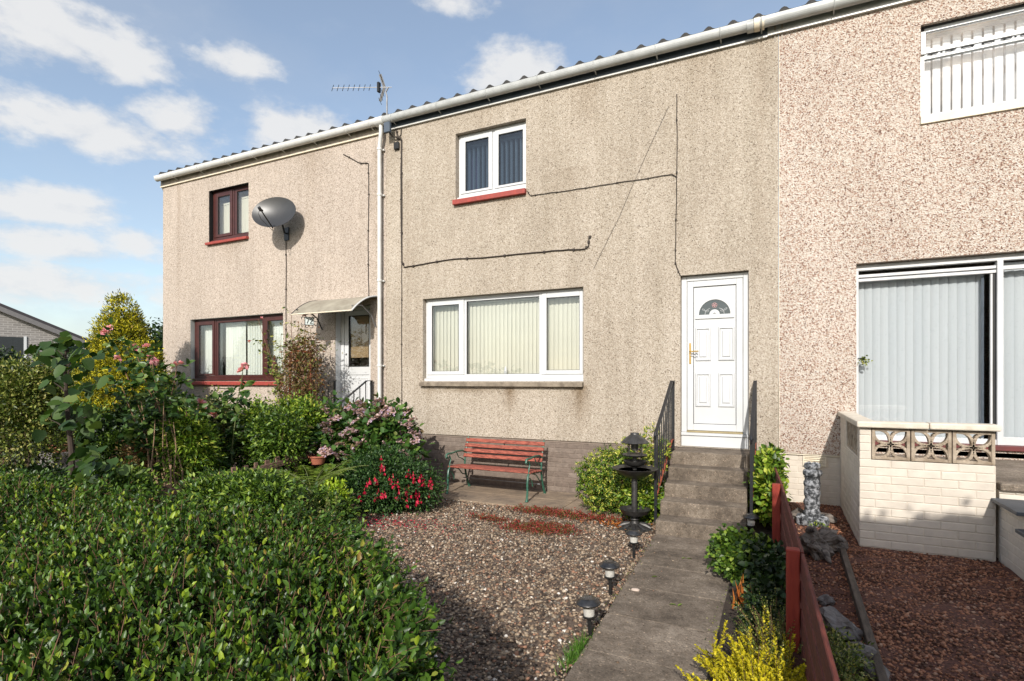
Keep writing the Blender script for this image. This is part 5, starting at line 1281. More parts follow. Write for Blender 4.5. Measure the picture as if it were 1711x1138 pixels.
# ---- tall hedge beside the camera, out of the picture, that shades the red gravel
rng = np.random.default_rng(22)
n_ = 15000; t_ = rng.random(n_)
TH = thing('tall_hedge', 'tall dark evergreen hedge across the end of the right garden behind the camera', 'hedge', (3.4, -.9, 0))
def th_z(x): return 4.48 + .10 * np.clip(x - 1.6, 0, 2.2) + .05 * np.sin(x * 3.1) + .04 * np.sin(x * 7.3)
O = np.stack([.86 + 5.0 * rng.random(n_) ** 1.0, -1.35 + .85 * rng.random(n_), rng.random(n_)], 1); O[:, 2] *= th_z(O[:, 0])
scatter('foliage', DIAM, O, nrm(rng.normal(size=O.shape)), nrm(rng.normal(size=O.shape)), np.tile([[.11, .07, .1]], (n_, 1)), G['dark'], TH)
V = []; Fc = []
for j, yv in enumerate((-1.25, -.6)):
    for i in range(41): xv = .92 + 4.8 * i / 40; V.append((xv, yv, float(th_z(np.array(xv))) - .05)); V.append((xv, yv, 0))
for i in range(40):
    a_ = 2 * i; b_ = 82 + 2 * i; Fc += [(a_, a_ + 2, a_ + 3, a_ + 1), (b_ + 1, b_ + 3, b_ + 2, b_), (a_, b_, b_ + 2, a_ + 2)]
Fc += [(0, 1, 83, 82), (80, 162, 163, 81)]
mk('dense_core', V, Fc, 'twig_dark', TH)

# ---- golden conifer by the corner of the left house
t, rng, B = plant('conifer', 'cone shaped golden yellow conifer at the corner of the left house', 'tree', (-11.75, 6.5, 0),
    [(0, 0, .8, 1.0, .9, .9), (.05, 0, 1.45, .88, .8, .8), (0, 0, 2.05, .68, .6, .65), (-.05, 0, 2.6, .46, .42, .5), (0, 0, 3.0, .28, .26, .40), (.55, -.1, 1.85, .34, .4, .45), (-.6, -.1, 1.75, .42, .4, .5), (.8, 0, 1.2, .4, .4, .5), (-.85, 0, 1.1, .4, .4, .5), (.25, 0, 2.55, .22, .25, .3), (-.35, 0, 2.35, .26, .3, .35), (1.0, 0, .9, .5, .4, .6), (.7, -.1, 1.6, .42, .4, .5), (.5, 0, 2.15, .3, .3, .35)],
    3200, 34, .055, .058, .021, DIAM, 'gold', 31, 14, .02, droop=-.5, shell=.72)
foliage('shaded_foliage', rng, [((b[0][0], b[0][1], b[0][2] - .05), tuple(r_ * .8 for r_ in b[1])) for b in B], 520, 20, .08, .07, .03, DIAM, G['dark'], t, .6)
m = MB(); m.tube([(-11.75, 6.5, -.02), (-11.75, 6.5, 1.5), (-11.75, 6.5, 3.0)], [.08, .06, .015], 8); m.out('trunk', 'bark', t, True)

# ---- rose blooms (one bloom mesh, copied)
def bloom_mesh(name, mat, seed, r=.05, petals=26):
    rg = np.random.default_rng(seed); O = np.zeros((petals, 3)); D = nrm(rg.normal(size=(petals, 3)) * (1, 1, .5) + (0, 0, .55))
    s = r * (.75 + .4 * rg.random(petals)); O = D * (s * .25)[:, None]
    return scatter(name, ROUND, O, D, nrm(np.cross(D, rg.normal(size=(petals, 3)))) * .2 + (0, 0, .2) + nrm(np.stack([-D[:, 0], -D[:, 1], np.ones(petals)], 1)), np.stack([s, s * .95, s], 1), mat, None)
def rose(name, label, base, tips, seed, blooms, leaf='rose', nl=30, L=.06, top_r=.016, bark='twig_green'):
    rg = np.random.default_rng(seed); t = thing(name, label, 'rose bush', base)
    m = MB(); LO = []; LD = []
    for tp in tips:
        b = Vector(base) + Vector((rg.normal() * .06, rg.normal() * .06, 0)); e = Vector(tp); mid = b.lerp(e, .55) + Vector((rg.normal() * .12, rg.normal() * .1, .05))
        P = []
        for k in range(9):
            q = k / 8; P.append(b * (1 - q) ** 2 + mid * 2 * q * (1 - q) + e * q * q + Vector((rg.normal(), rg.normal(), rg.normal())) * .008)
        m.tube(P, [top_r * (1 - .75 * k / 8) for k in range(9)], 6)
        for k in range(nl):
            q = .35 + .65 * rg.random(); i = min(7, int(q * 8)); pp = P[i].lerp(P[i + 1], rg.random())
            dd = Vector((rg.normal(), rg.normal(), rg.normal() * .4 + .1)).normalized()
            for w_ in range(5):
                LO.append(pp + dd * (.05 + .035 * w_) + Vector((rg.normal(), rg.normal(), rg.normal())) * .012); LD.append(dd + Vector((rg.normal(), rg.normal(), rg.normal() * .6 - .2)) * .8)
    m.out('stem', bark, t, True)
    LO = np.array([tuple(v) for v in LO]); LD = np.array([tuple(v) for v in LD])
    s = rg.uniform(.7, 1.3, len(LO))
    scatter('foliage', ROUND, LO, nrm(LD), nrm(rg.normal(size=LO.shape) * .5 + (0, -.2, .8)), np.stack([L * s, L * .62 * s, L * s], 1), G[leaf], t)
    for i, (c, r_) in enumerate(blooms):
        o = BLOOMS[i % 3]; k = dup(o, t, c, rg.uniform(0, 6), r_ / .05, rx=rg.uniform(.2, .9)); k.name = 'bloom'
    return t
BLOOMS = [bloom_mesh('bloom', G['rose_pink'], 60 + i) for i in range(3)]
def at(u, v, Y):     # photograph pixel -> world point at depth Y, used while laying the garden out
    tt = (u - CX) / F_PX; X = math.tan(math.atan(tt) - YAW) * Y; d = -X * sin(YAW) + Y * cos(YAW)
    return (X, Y, CAM_H - (v - YH) / F_PX * d)
rose('rose_bush', 'tall climbing rose with clusters of pink blooms in front of the golden conifer', (-6.85, 4.5, 0),
     [at(178, 552, 4.6), at(225, 585, 4.6), at(250, 590, 4.5), at(255, 600, 4.4), at(297, 612, 4.6), at(200, 640, 4.4), at(310, 665, 4.5), at(270, 650, 4.6), at(235, 700, 4.3)], 41,
     [(at(176, 554, 4.6), .062), (at(184, 548, 4.6), .045), (at(222, 582, 4.6), .055), (at(229, 590, 4.55), .05), (at(245, 580, 4.6), .045), (at(251, 600, 4.5), .062), (at(196, 600, 4.5), .045), (at(258, 606, 4.4), .05), (at(293, 613, 4.6), .055), (at(301, 608, 4.6), .035), (at(240, 612, 4.5), .04)], nl=40, L=.085, bark='twig')
rose('rose_bush', 'leggy rose with one pink bloom in front of the brown framed window', (-6.9, 5.2, 0),
     [at(408, 616, 5.2), at(380, 660, 5.2), at(335, 675, 5.1), at(360, 690, 5.1), at(330, 690, 5.2)], 43,
     [(at(408, 614, 5.2), .058), (at(403, 621, 5.18), .05), (at(333, 675, 5.1), .075), (at(326, 681, 5.1), .055), (at(355, 693, 5.1), .062), (at(344, 686, 5.1), .04)], nl=22, L=.095)
rose('climbing_rose', 'climbing rose straggling over the wall between the brown window and the canopy', (-7.95, 7.45, 0),
     [at(432, 532, 7.5), at(486, 520, 7.4), at(500, 535, 7.4), at(470, 560, 7.4), at(446, 575, 7.4), at(520, 548, 7.4), at(508, 530, 7.4), at(460, 610, 7.4), at(478, 575, 7.4), at(490, 560, 7.5), at(466, 640, 7.4)], 45,
     [(at(508, 526, 7.4), .035), (at(437, 531, 7.5), .03), (at(418, 571, 7.4), .04)], nl=22, L=.055, leaf='olive', bark='twig')
for b in BLOOMS: bpy.data.objects.remove(b)
t = thing('bare_stems', 'clump of bare light brown woody stems at the foot of the tall pink rose', 'rose bush', (-6.5, 4.25, 0)); m = MB(); rg = np.random.default_rng(46)
for k in range(16):
    b = Vector((-6.55 + rg.normal() * .10, 4.25 + rg.normal() * .08, 0)); e = Vector(at(235 + 75 * rg.random(), 660 + 60 * rg.random(), 4.2 + .4 * rg.random())); mid = b.lerp(e, .5) + Vector((rg.normal() * .09, rg.normal() * .05, 0))
    m.tube([b, b.lerp(mid, .6), mid, mid.lerp(e, .5) + Vector((rg.normal() * .03, 0, 0)), e], [.013, .011, .010, .007, .004], 6)
m.out('stem', plain('pale_bark', (.34, .22, .13), .8, col2=(.20, .12, .07), scale=20), t, True)
# ---- dried climber on the trellis
t, rng, B = plant('climber', 'brown and green dried climber covering the trellis beside the left door', 'climber', (-7.5, 7.2, 0),
    [(-.05, 0, 1.0, .36, .2, .8), (-.15, 0, 1.8, .40, .2, .50), (-.30, .1, 2.1, .34, .2, .34), (.05, 0, 2.3, .22, .15, .28), (.10, 0, 1.3, .14, .15, .9)], 400, 14, .075, .055, .026, DIAM, 'brownleaf', 47, 34, .006, 'twig', droop=.5, shell=.35)
rg = np.random.default_rng(48); n_ = 34
O = np.stack([-7.72 + rg.normal(size=n_) * .28, 7.2 + rg.normal(size=n_) * .1, 1.3 + 1.2 * rg.random(n_)], 1)
sprays(rg, O, nrm(rg.normal(size=(n_, 3)) * (.8, .3, .4) + (-.1, 0, .7)), rg.uniform(.3, .75, n_), 9, .05, .024, DIAM, G['olive'], t, 'wispy_shoots', stick=MT['twig'], sr=.003, bend=.35, droop=.3)
# ---- large heart leaved plant
t = thing('large_leaved_plant', 'tall dark stemmed plant with big heart shaped leaves behind the hedge at left', 'plant', (-6.45, 3.3, 0))
rg = np.random.default_rng(49); m = MB()
m.tube([at(118, 870, 3.3), at(120, 760, 3.3), at(112, 680, 3.3), at(108, 610, 3.3), at(112, 572, 3.3)], [.035, .030, .022, .015, .008], 8)
cl = [(112, 568, 8), (95, 585, 5), (140, 590, 5), (70, 590, 4), (150, 600, 3), (115, 610, 6), (90, 640, 6), (140, 650, 5), (130, 690, 9), (100, 680, 6), (150, 695, 6), (165, 640, 3), (80, 700, 3), (135, 712, 5)]
LO = []
for u, v, k in cl:
    for i in range(int(k * 2.5)): LO.append(at(u + rg.normal() * 12, v + rg.normal() * 9, 3.3 + rg.normal() * .16))
    m.tube([at(114, v + 22, 3.3), at((u + 114) / 2, v + 8, 3.3), at(u, v, 3.3)], [.009, .006, .003], 5)
cl2 = [(140, 755, 9), (155, 752, 6), (148, 780, 10), (170, 795, 5), (135, 782, 5), (42, 782, 3), (195, 778, 5), (250, 795, 3), (160, 770, 6)]
for u, v, k in cl2:
    for i in range(k): LO.append(at(u + rg.normal() * 9, v + rg.normal() * 7, 3.2 + rg.normal() * .14))
m.out('stem', 'twig_dark', t, True)
LO = np.array(LO); n_ = len(LO); s = rg.uniform(.8, 1.35, n_)
D = nrm(rg.normal(size=(n_, 3)) * (1, 1, .35) + (0, -.35, -.75))
scatter('leaves', ROUND, LO, D, nrm(rg.normal(size=(n_, 3)) * .35 + (.1, -.35, .9)), np.stack([.118 * s, .098 * s, .11 * s], 1), G['heart'], t)
# ---- shrubs of the left garden, laid out from the photograph
def shrub(label, u, v, Yd, wpx, hpx, leaf, L, Wd, n, m, seed, tmpl=DIAM, name='shrub', cat='shrub', depth=None, base_z=0.0, ns=12, sr=.010, bark='bark', cr=.07, droop=.1, shell=.55, lobes=4, tip=None, group=None):
    X, _, Zt = at(u, v, Yd); d = -X * sin(YAW) + Yd * cos(YAW); w = wpx * d / F_PX / 2; Xb = X; zb = max(.25, Zt - hpx * d / F_PX)
    dp = depth or w; rg = random.Random(seed); H = Zt - zb; bl = []
    w *= .85
    bl.append((0, 0, zb + H * .42, w * .82, dp * .8, H * .46))
    for i in range(lobes):
        q = (i + .5) / lobes * 2 - 1
        bl.append((q * w * .62, rg.uniform(-.35, .35) * dp, zb + H * rg.uniform(.45, .78), w * rg.uniform(.34, .5), dp * .45, H * rg.uniform(.24, .36)))
    bl.append((rg.uniform(-.2, .2) * w, 0, Zt - H * .26, w * .42, dp * .5, H * .26))
    return plant(name, label, cat, (Xb, Yd, base_z), bl, n, m, cr, L, Wd, tmpl, leaf, seed, ns, sr, bark, group, shell, droop)
shrub('small leaved olive green shrub at the left edge behind the hedge', 42, 598, 3.4, 150, 190, 'olive', .045, .022, 556, 30, 61, ns=14, bark='bark', cr=.055)
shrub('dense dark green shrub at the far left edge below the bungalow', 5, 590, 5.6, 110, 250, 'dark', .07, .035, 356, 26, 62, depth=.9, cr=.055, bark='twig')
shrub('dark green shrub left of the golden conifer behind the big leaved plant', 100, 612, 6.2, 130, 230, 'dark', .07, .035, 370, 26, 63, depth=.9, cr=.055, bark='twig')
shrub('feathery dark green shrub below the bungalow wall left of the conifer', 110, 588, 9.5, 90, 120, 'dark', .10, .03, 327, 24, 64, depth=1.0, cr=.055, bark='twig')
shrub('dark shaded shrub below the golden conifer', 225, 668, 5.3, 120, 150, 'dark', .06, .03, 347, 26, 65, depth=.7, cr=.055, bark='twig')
shrub('mid green leafy shrub at the foot of the tall pink rose', 225, 722, 5.0, 150, 90, 'mid', .05, .024, 399, 28, 66, depth=.5, cr=.055, bark='twig')
shrub('low green plants behind the hedge at far left', 60, 785, 3.4, 180, 90, 'dark', .05, .026, 299, 26, 67, depth=.4, ns=14, cr=.055, bark='twig')
shrub('pale pink flecked shrub under the brown window', 365, 672, 5.6, 110, 120, 'olive', .045, .022, 341, 26, 68, depth=.4, cr=.055, bark='twig')
shrub('light green narrow leaved shrub left of the picket fence', 320, 705, 4.6, 110, 120, 'bright', .075, .020, 319, 24, 69, depth=.4, droop=.4, cr=.055, bark='twig')
shrub('bright green bushy shrub below the brown window above the picket fence', 430, 676, 6.0, 150, 110, 'bright', .05, .026, 635, 26, 70, LEAF, depth=.5, bark='twig', cr=.055)
shrub('glossy yellow green shrub in front of the left door steps', 500, 674, 6.2, 120, 120, 'bright', .055, .028, 518, 26, 71, LEAF, depth=.5, cr=.055, bark='twig')
shrub('dark leafy undergrowth between picket fence and hedge', 410, 803, 3.9, 240, 60, 'mid', .05, .024, 541, 26, 72, depth=.5, ns=14, name='ground_shrub', cr=.055, bark='twig')
shrub('dark green undergrowth left of the picket fence behind the hedge', 190, 792, 3.5, 240, 60, 'mid', .05, .026, 499, 26, 73, depth=.4, ns=14, name='ground_shrub', cr=.055, bark='twig')
shrub('low dark foliage between the golden conifer and the heart leaved plant', 175, 700, 4.9, 130, 130, 'dark', .06, .03, 299, 26, 74, depth=.5, ns=14, name='ground_shrub', cr=.055, bark='twig')
shrub('dark rose foliage filling the middle of the left garden behind the bare stems', 290, 668, 5.4, 130, 150, 'rose', .07, .045, 330, 22, 64, ROUND, depth=.5, cr=.08, bark='twig')
shrub('mid green leafy shrub between the golden conifer and the bare stems', 160, 690, 5.0, 120, 120, 'mid', .055, .026, 360, 24, 64, LEAF, depth=.5, cr=.07, bark='twig')
shrub('mixed brown and green perennial clump left of the picket fence', 255, 745, 4.6, 120, 90, 'brownleaf', .05, .022, 200, 22, 64, depth=.4, cr=.07, bark='twig')
shrub('mid green shrub between the brown window and the hydrangea', 470, 700, 5.6, 110, 110, 'mid', .055, .026, 380, 24, 64, LEAF, depth=.45, cr=.07, bark='twig')
# upright leafy spikes between hedge and fuchsia
rg = np.random.default_rng(75); t = thing('herbaceous_plants', 'upright green spikes of leafy perennials right behind the hedge', 'perennials', (-4.9, 4.2, 0)); n_ = 150
O = np.array([at(290 + 270 * rg.random(), 825 + 40 * rg.random(), 3.5 + 1.2 * rg.random()) for _ in range(n_)]); top = O[:, 2].copy(); O[:, 2] = 0.0
top = np.clip(.35 + .25 * rg.random(n_), .3, .65)
sprays(rg, O, nrm(rg.normal(size=(n_, 3)) * (.12, .12, 0) + (0, 0, 1)), top, 16, .060, .018, LEAF, G['olive'], t, stick=MT['twig_green'], sr=.003, bend=.1, start=.1, open_=1.2)
# fern and lime plant
FE = thing('fern', 'yellow green fern fronds arching between the shrubs and the fuchsia', 'fern', (-5.2, 5.2, 0)); rg = np.random.default_rng(76)
LO = []; LD = []; LS = []; LN = []; m = MB(); b = Vector((-5.45, 5.3, .32))
for i in range(15):
    a_ = i * 2 * pi / 15 + rg.normal() * .2; ln = rg.uniform(.55, .85); dh = Vector((cos(a_), sin(a_), 0)); P = []
    for k in range(15):
        q = k / 14; P.append(b + dh * (ln * q) + Vector((0, 0, ln * (.95 * q - .55 * q * q))))
    m.tube(P, .004, 4); sdv = dh.cross(Vector((0, 0, 1)))
    for k in range(1, 15):
        q = k / 14
        for w_ in (0, .5):
            pp = P[k - 1].lerp(P[k], w_)
            for sg in (1, -1): LO.append(tuple(pp)); LD.append(tuple(sdv * sg + dh * .35)); s = .15 * (sin(pi * min(1, q * .9 + .12)) ** .8) + .01; LS.append((s, .020, .02)); LN.append((0, 0, 1))
m.out('stem', 'twig_green', FE)
scatter('fronds', DIAM, np.array(LO), nrm(np.array(LD)), np.array(LN, float) + rg.normal(size=(len(LN), 3)) * .2, np.array(LS), G['fern'], FE)
plant('small_shrub', 'small bright lime green plant in front of the fuchsia', 'plant', (-4.95, 5.15, 0), [(0, 0, .26, .17, .16, .20), (.04, 0, .40, .12, .12, .12)], 130, 14, .03, .045, .022, LEAF, 'lime', 77, 6, .004)
plant('ground_shrub', 'dark green leafy plant under the fern beside the lime green plant', 'plant', (-5.15, 4.75, 0), [(0, 0, .22, .45, .35, .22), (.35, .1, .2, .35, .3, .2)], 330, 20, .05, .06, .034, LEAF, 'mid', 78, 6, .004)
# ---- fuchsia
FUL = [(0, 0, .34, .50, .45, .34), (-.18, .1, .52, .34, .35, .26), (.26, 0, .45, .34, .35, .28), (.05, 0, .64, .22, .25, .16), (.42, .2, .30, .28, .32, .26)]
t, rng, B = plant('fuchsia', 'fuchsia bush hung with crimson flowers at the left edge of the gravel', 'shrub', (-4.80, 5.95, 0), FUL, 900, 26, .055, .042, .022, DIAM, 'fuchsia', 79, 16, .006, 'twig', shell=.5)
rg = np.random.default_rng(80)
D = np.array([(0.35 * cos(a_), .35 * sin(a_), -.9) for a_ in (0, 1.57, 3.14, 4.71)] + [(0, 0, 1), (.1, 0, -1), (-.1, .1, -1)])
fb = scatter('blossom', DIAM, np.zeros((7, 3)), nrm(D), nrm(rg.normal(size=(7, 3))), np.array([[.042, .020, .03]] * 4 + [[.03, .010, .01]] + [[.034, .022, .02]] * 2), G['fuchsia_red'], None)
P_, _o = blob_points(rg, B, 200, 1, .01, 1.0, .14)
P_ = P_[((P_[:, 0] + 4.72) * .62 - (P_[:, 1] - 5.95) * .78 > .24)][:33]; P_ = np.concatenate([P_ + rg.normal(size=P_.shape) * (.05, .02, .05) * (k_ > 0) for k_ in range(3)])[:98]
for p in P_: k = dup(fb, t, tuple(p + np.array([.02, -.03, 0])), rg.uniform(0, 6), rg.uniform(.8, 1.35)); k.name = 'blossom'
bpy.data.objects.remove(fb)
# ---- hydrangea with flat pinkish heads
t, rng, B = plant('hydrangea', 'lacecap hydrangea with faded pink and lilac flower heads behind the fuchsia', 'shrub', (-5.62, 6.75, 0),
    [(0, 0, .75, .72, .5, .6), (-.35, 0, 1.0, .45, .45, .36), (.25, -.1, 1.02, .42, .4, .34), (.55, -.2, .72, .36, .4, .5), (-.75, -.1, .9, .4, .4, .45), (.35, -.4, .75, .4, .35, .45), (-.4, -.4, .7, .45, .35, .45), (.60, -.35, .48, .32, .35, .42)], 540, 14, .07, .095, .06, ROUND, 'hydrangea', 81, 18, .007, 'twig', shell=.6)
rg = np.random.default_rng(82); n_ = 90; r_ = np.sqrt(rg.random(n_)) * .085; a2 = rg.random(n_) * 6.28
O = np.stack([r_ * np.cos(a2), r_ * np.sin(a2), .02 - r_ * r_ * 3 + rg.normal(size=n_) * .006], 1)
hb = scatter('flower_head', ROUND, O, nrm(rg.normal(size=(n_, 3)) * (1, 1, .3)), nrm(rg.normal(size=(n_, 3)) * .4 + (0, 0, 1)), np.tile([[.030, .030, .02]], (n_, 1)), G['floret'], None)
k_ = 0; used = []
P_, o_ = blob_points(rg, B, 2600, 1, .01, 1.0, .45)
for p, d in zip(P_, o_):
    if k_ >= 99: break
    if d[2] < -.15 or (p[0] + 5.62) * .62 - (p[1] - 6.75) * .78 < (.1 if d[2] < .6 else -.3) or any((p[0] - q[0]) ** 2 + (p[1] - q[1]) ** 2 + (p[2] - q[2]) ** 2 < .011 for q in used): continue
    used.append(p); k = dup(hb, t, (p[0] + .02, p[1] - .06, p[2] + .05), rg.uniform(0, 6), rg.uniform(.75, 1.25), rx=rg.uniform(.25, .9)); k.name = 'flower_head'; k_ += 1
bpy.data.objects.remove(hb)
# ---- variegated shrub beside the bird table
t, rng, B = plant('variegated_shrub', 'yellow and green variegated shrub against the brick base beside the bird table', 'shrub', (-1.95, 7.15, 0),
    [(0, 0, .42, .45, .38, .36), (-.18, -.05, .55, .30, .3, .26), (.22, .1, .72, .26, .3, .30), (.42, .2, .9, .16, .25, .26), (.1, .1, .3, .5, .35, .26), (.0, -.2, .22, .42, .25, .18), (.52, .25, .8, .18, .2, .22)], 10, 1, .01, .06, .02, DIAM, 'variegated', 83, 22, .006, 'twig')
P_, o_ = blob_points(rng, B, 1150, 1, .01, .75, .06)
sprays(rng, P_ - o_ * .05, o_ + (0, 0, .35), rng.uniform(.05, .10, len(P_)), 5, .052, .018, LEAF, G['variegated'], t, 'leaf_rosettes', open_=1.6, start=.5, bend=.1)
P_, o_ = blob_points(rng, [B[4], B[0]], 240, 6, .05, .6, .05); sprays(rng, P_, o_, np.full(len(P_), .05), 3, .05, .02, LEAF, G['mid'], t, 'green_leaves', open_=1.4)
plant('green_plant', 'low green leafy plant behind the pole of the bird table', 'plant', (-1.55, 6.85, 0), [(0, 0, .28, .22, .2, .25), (.1, .05, .2, .2, .2, .2)], 170, 14, .04, .05, .028, LEAF, 'bright', 84, 6, .004)
# dry flower stalks rising by the rail
m = MB()
for i in range(9):
    x = -1.62 + R_.uniform(-.16, .16); y = 7.35 + R_.uniform(-.1, .1); h = R_.uniform(.9, 1.3)
    m.tube([(x, y, .3), (x + R_.uniform(-.04, .04), y, h * .7), (x + R_.uniform(-.08, .08), y, h)], [.004, .003, .002], 4)
ds = tag(m.out('dry_stalks', 'twig', None), 'thin dry brown flower stalks rising above the variegated shrub', 'plant')
plant('climbing_plant', 'broad leaved green climber between the right handrail and the red fence', 'climber', (-.13, 7.3, .05),
      [(0, .1, .32, .12, .5, .30), (.02, 0, .56, .10, .45, .20), (.02, -.4, .40, .10, .22, .26), (.03, .2, .72, .10, .28, .10)], 260, 14, .045, .060, .040, ROUND, 'bright', 85, 10, .005, 'twig_green')
# ---- right-hand border plants
plant('border_plant', 'rounded green and purple leaved plant spilling over the path edge', 'plant', (-.27, 5.25, .05), [(0, 0, .15, .24, .34, .16), (-.1, .1, .20, .16, .2, .13), (.12, -.1, .16, .18, .25, .15)], 560, 16, .03, .034, .028, ROUND, 'mid', 86, 8, .003)
plant('border_plant', 'dark shaded leafy plant between the purple leaved plant and the red fence', 'plant', (-.06, 4.75, .05), [(0, 0, .12, .12, .5, .16), (-.05, .3, .14, .14, .3, .15)], 200, 14, .04, .05, .036, ROUND, 'dark', 87, 5, .003)
t = thing('orange_stalks', 'orange brown upright sword leaves at the path edge above the yellow shrub', 'plant', (-.28, 4.55, .05)); rg = np.random.default_rng(88); n_ = 22
scatter('leaves', BLADE, np.tile([(-.24, 4.55, .05)], (n_, 1)) + rg.normal(size=(n_, 3)) * (.06, .08, 0), nrm(rg.normal(size=(n_, 3)) * (.3, .3, 0) + (0, 0, 1)), nrm(rg.normal(size=(n_, 3))), np.stack([rg.uniform(.12, .24, n_), np.full(n_, .022), rg.uniform(.1, .3, n_)], 1), G['orange_leaf'], t)
YB = thing('yellow_shrub', 'bright golden yellow small leaved shrub at the bottom of the path', 'shrub', (-.12, 3.15, .05)); rg = np.random.default_rng(89)
n_ = 850; O = np.array([(-.06, 3.12, .06)]) + rg.normal(size=(n_, 3)) * (.09, .20, .02)
D = nrm(rg.normal(size=(n_, 3)) * (.8, .8, .25) + (-.10, -.05, .75)); Ln = rg.uniform(.10, .25, n_); D[:12] = nrm(rg.normal(size=(12, 3)) * (.12, .2, 0) + (-.05, .2, 1)); Ln[:12] = rg.uniform(.32, .46, 12)
D[:, 0] = np.minimum(D[:, 0], .35)
sprays(rg, O, D, Ln, 30, .023, .014, DIAM, G['yellow'], YB, stick=MT['twig'], sr=.0016, open_=1.4, start=.22, bend=.22, taper=.2)
YC = thing('yellow_shrub', 'shaded part of small leaved yellow shrub against the red fence post, painted olive for shade', 'shrub', (.0, 3.7, .05)); n_ = 150
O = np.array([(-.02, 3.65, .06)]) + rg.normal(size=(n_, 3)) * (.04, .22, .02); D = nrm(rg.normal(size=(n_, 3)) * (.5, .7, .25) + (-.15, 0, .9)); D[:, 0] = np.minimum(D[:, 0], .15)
sprays(rg, O, D, rg.uniform(.2, .36, n_), 20, .019, .011, DIAM, G['olive'], YC, stick=MT['twig'], sr=.0016, open_=1.4, start=.2)  # olive leaf colour stands in for the shade on this side of the shrub
plant('border_plant', 'dark tangled foliage at the foot of the red fence behind the yellow shrub', 'plant', (-.08, 4.15, .05), [(0, 0, .10, .12, .35, .10)], 120, 14, .03, .035, .02, DIAM, 'dark', 90, 4, .003)
plant('rockery_plant', 'small yellow green leaved plant beside the rock on the right of the fence', 'plant', (.30, 3.35, .2), [(0, 0, .06, .10, .32, .09)], 150, 14, .03, .022, .012, DIAM, 'olive', 91, 4, .002)
plant('rockery_plant', 'sprig of green leaves at the base of the mottled ornament', 'plant', (.38, 6.62, .19), [(0, 0, .03, .08, .05, .03)], 14, 9, .015, .022, .012, DIAM, 'bright', 92, 0)
t = thing('grass_tuft', 'tuft of fresh green grass at the path edge by the nearest solar light', 'grass', (-1.16, 3.38, .01)); rg = np.random.default_rng(93); n_ = 300
O = np.array([(-1.165, 3.36, .0)]) + rg.normal(size=(n_, 3)) * (.022, .11, 0)
scatter('blades', BLADE, O, nrm(rg.normal(size=(n_, 3)) * (.45, .45, 0) + (0, 0, 1)), nrm(rg.normal(size=(n_, 3))), np.stack([rg.uniform(.04, .12, n_), np.full(n_, .004), rg.uniform(.03, .1, n_)], 1), G['grass'], t)
m = MB()
t = thing('fallen_leaves', None, None); t['label'] = 'few fallen leaves lying on the concrete path below the steps'; t['category'] = 'leaves'; t.location = (-.75, 5.6, .035)
rg = np.random.default_rng(94); O = np.array([(-.80, 5.52, .04), (-.84, 5.50, .04), (-.60, 5.45, .04), (-.66, 4.38, .042), (-.70, 4.34, .042), (-.95, 4.9, .04)])
for p in O: 
    s = scatter('leaf', LEAF, p[None], nrm(rg.normal(size=(1, 3)) * (1, 1, .1)), np.array([[0, .2, 1.]]), np.array([[.06, .025, .05]]), G['bright'], t)

# ---- loose stone and ground cover
def stones(name, label, rg, x, y, z, r, mat):
    n = len(x); s = r * (.62 + .95 * rg.random(n) ** 3)
    S = np.stack([s * rg.uniform(.9, 1.45, n), s, s * rg.uniform(.45, .8, n)], 1)
    a_ = rg.random(n) * 6.28; D = np.stack([np.cos(a_), np.sin(a_), rg.normal(size=n) * .25], 1)
    o = scatter(name, STONE, np.stack([x, y, z + s * rg.uniform(-.15, .55, n)], 1), D, nrm(rg.normal(size=(n, 3)) * .3 + (0, 0, 1)), S, mat, None, jit=.13, rng=rg)
    return tag(o, label, 'gravel', kind='stuff')
rg = np.random.default_rng(95); n_ = 62000
x = -6.0 + 4.86 * rg.random(n_); y = 1.9 + 4.97 * rg.random(n_)
xr_ = -1.135 - (y - 3) * .041
k = (x < xr_ + .008 + .03 * rg.random(n_) ** 8) & (x > h_edge(np.minimum(y, 2.9)) - .3 - np.where(y > 2.75, 9, 0)) & (rg.random(n_) < np.where(y < 4.2, 1.0, .92)) & (x > -5.4 + .0 * y)
stones('gravel', 'mixed brown, pink and cream gravel between the hedge and the bench', rg, x[k], y[k], np.full(k.sum(), .004), .0112, MT['pebbles'])
n_ = 64000; x = .02 + 3.2 * rg.random(n_); y = 1.6 + 6.4 * rg.random(n_)
k = ~((x > .68) & (y > 6.12)) & ~((x > 1.72) & (y > 4.3)) & (x > np.interp(y, [.2, 1.9, 3.62, 5.87, 7.9], [.25, .20, .14, .045, -.07])) & (rg.random(n_) < np.where(x < .47, .5, 1.0))
stones('red_gravel', 'red brown chipped gravel in front of the cream brick wall', rg, x[k], y[k], np.full(k.sum(), .186), .0088, MT['red_pebbles'])
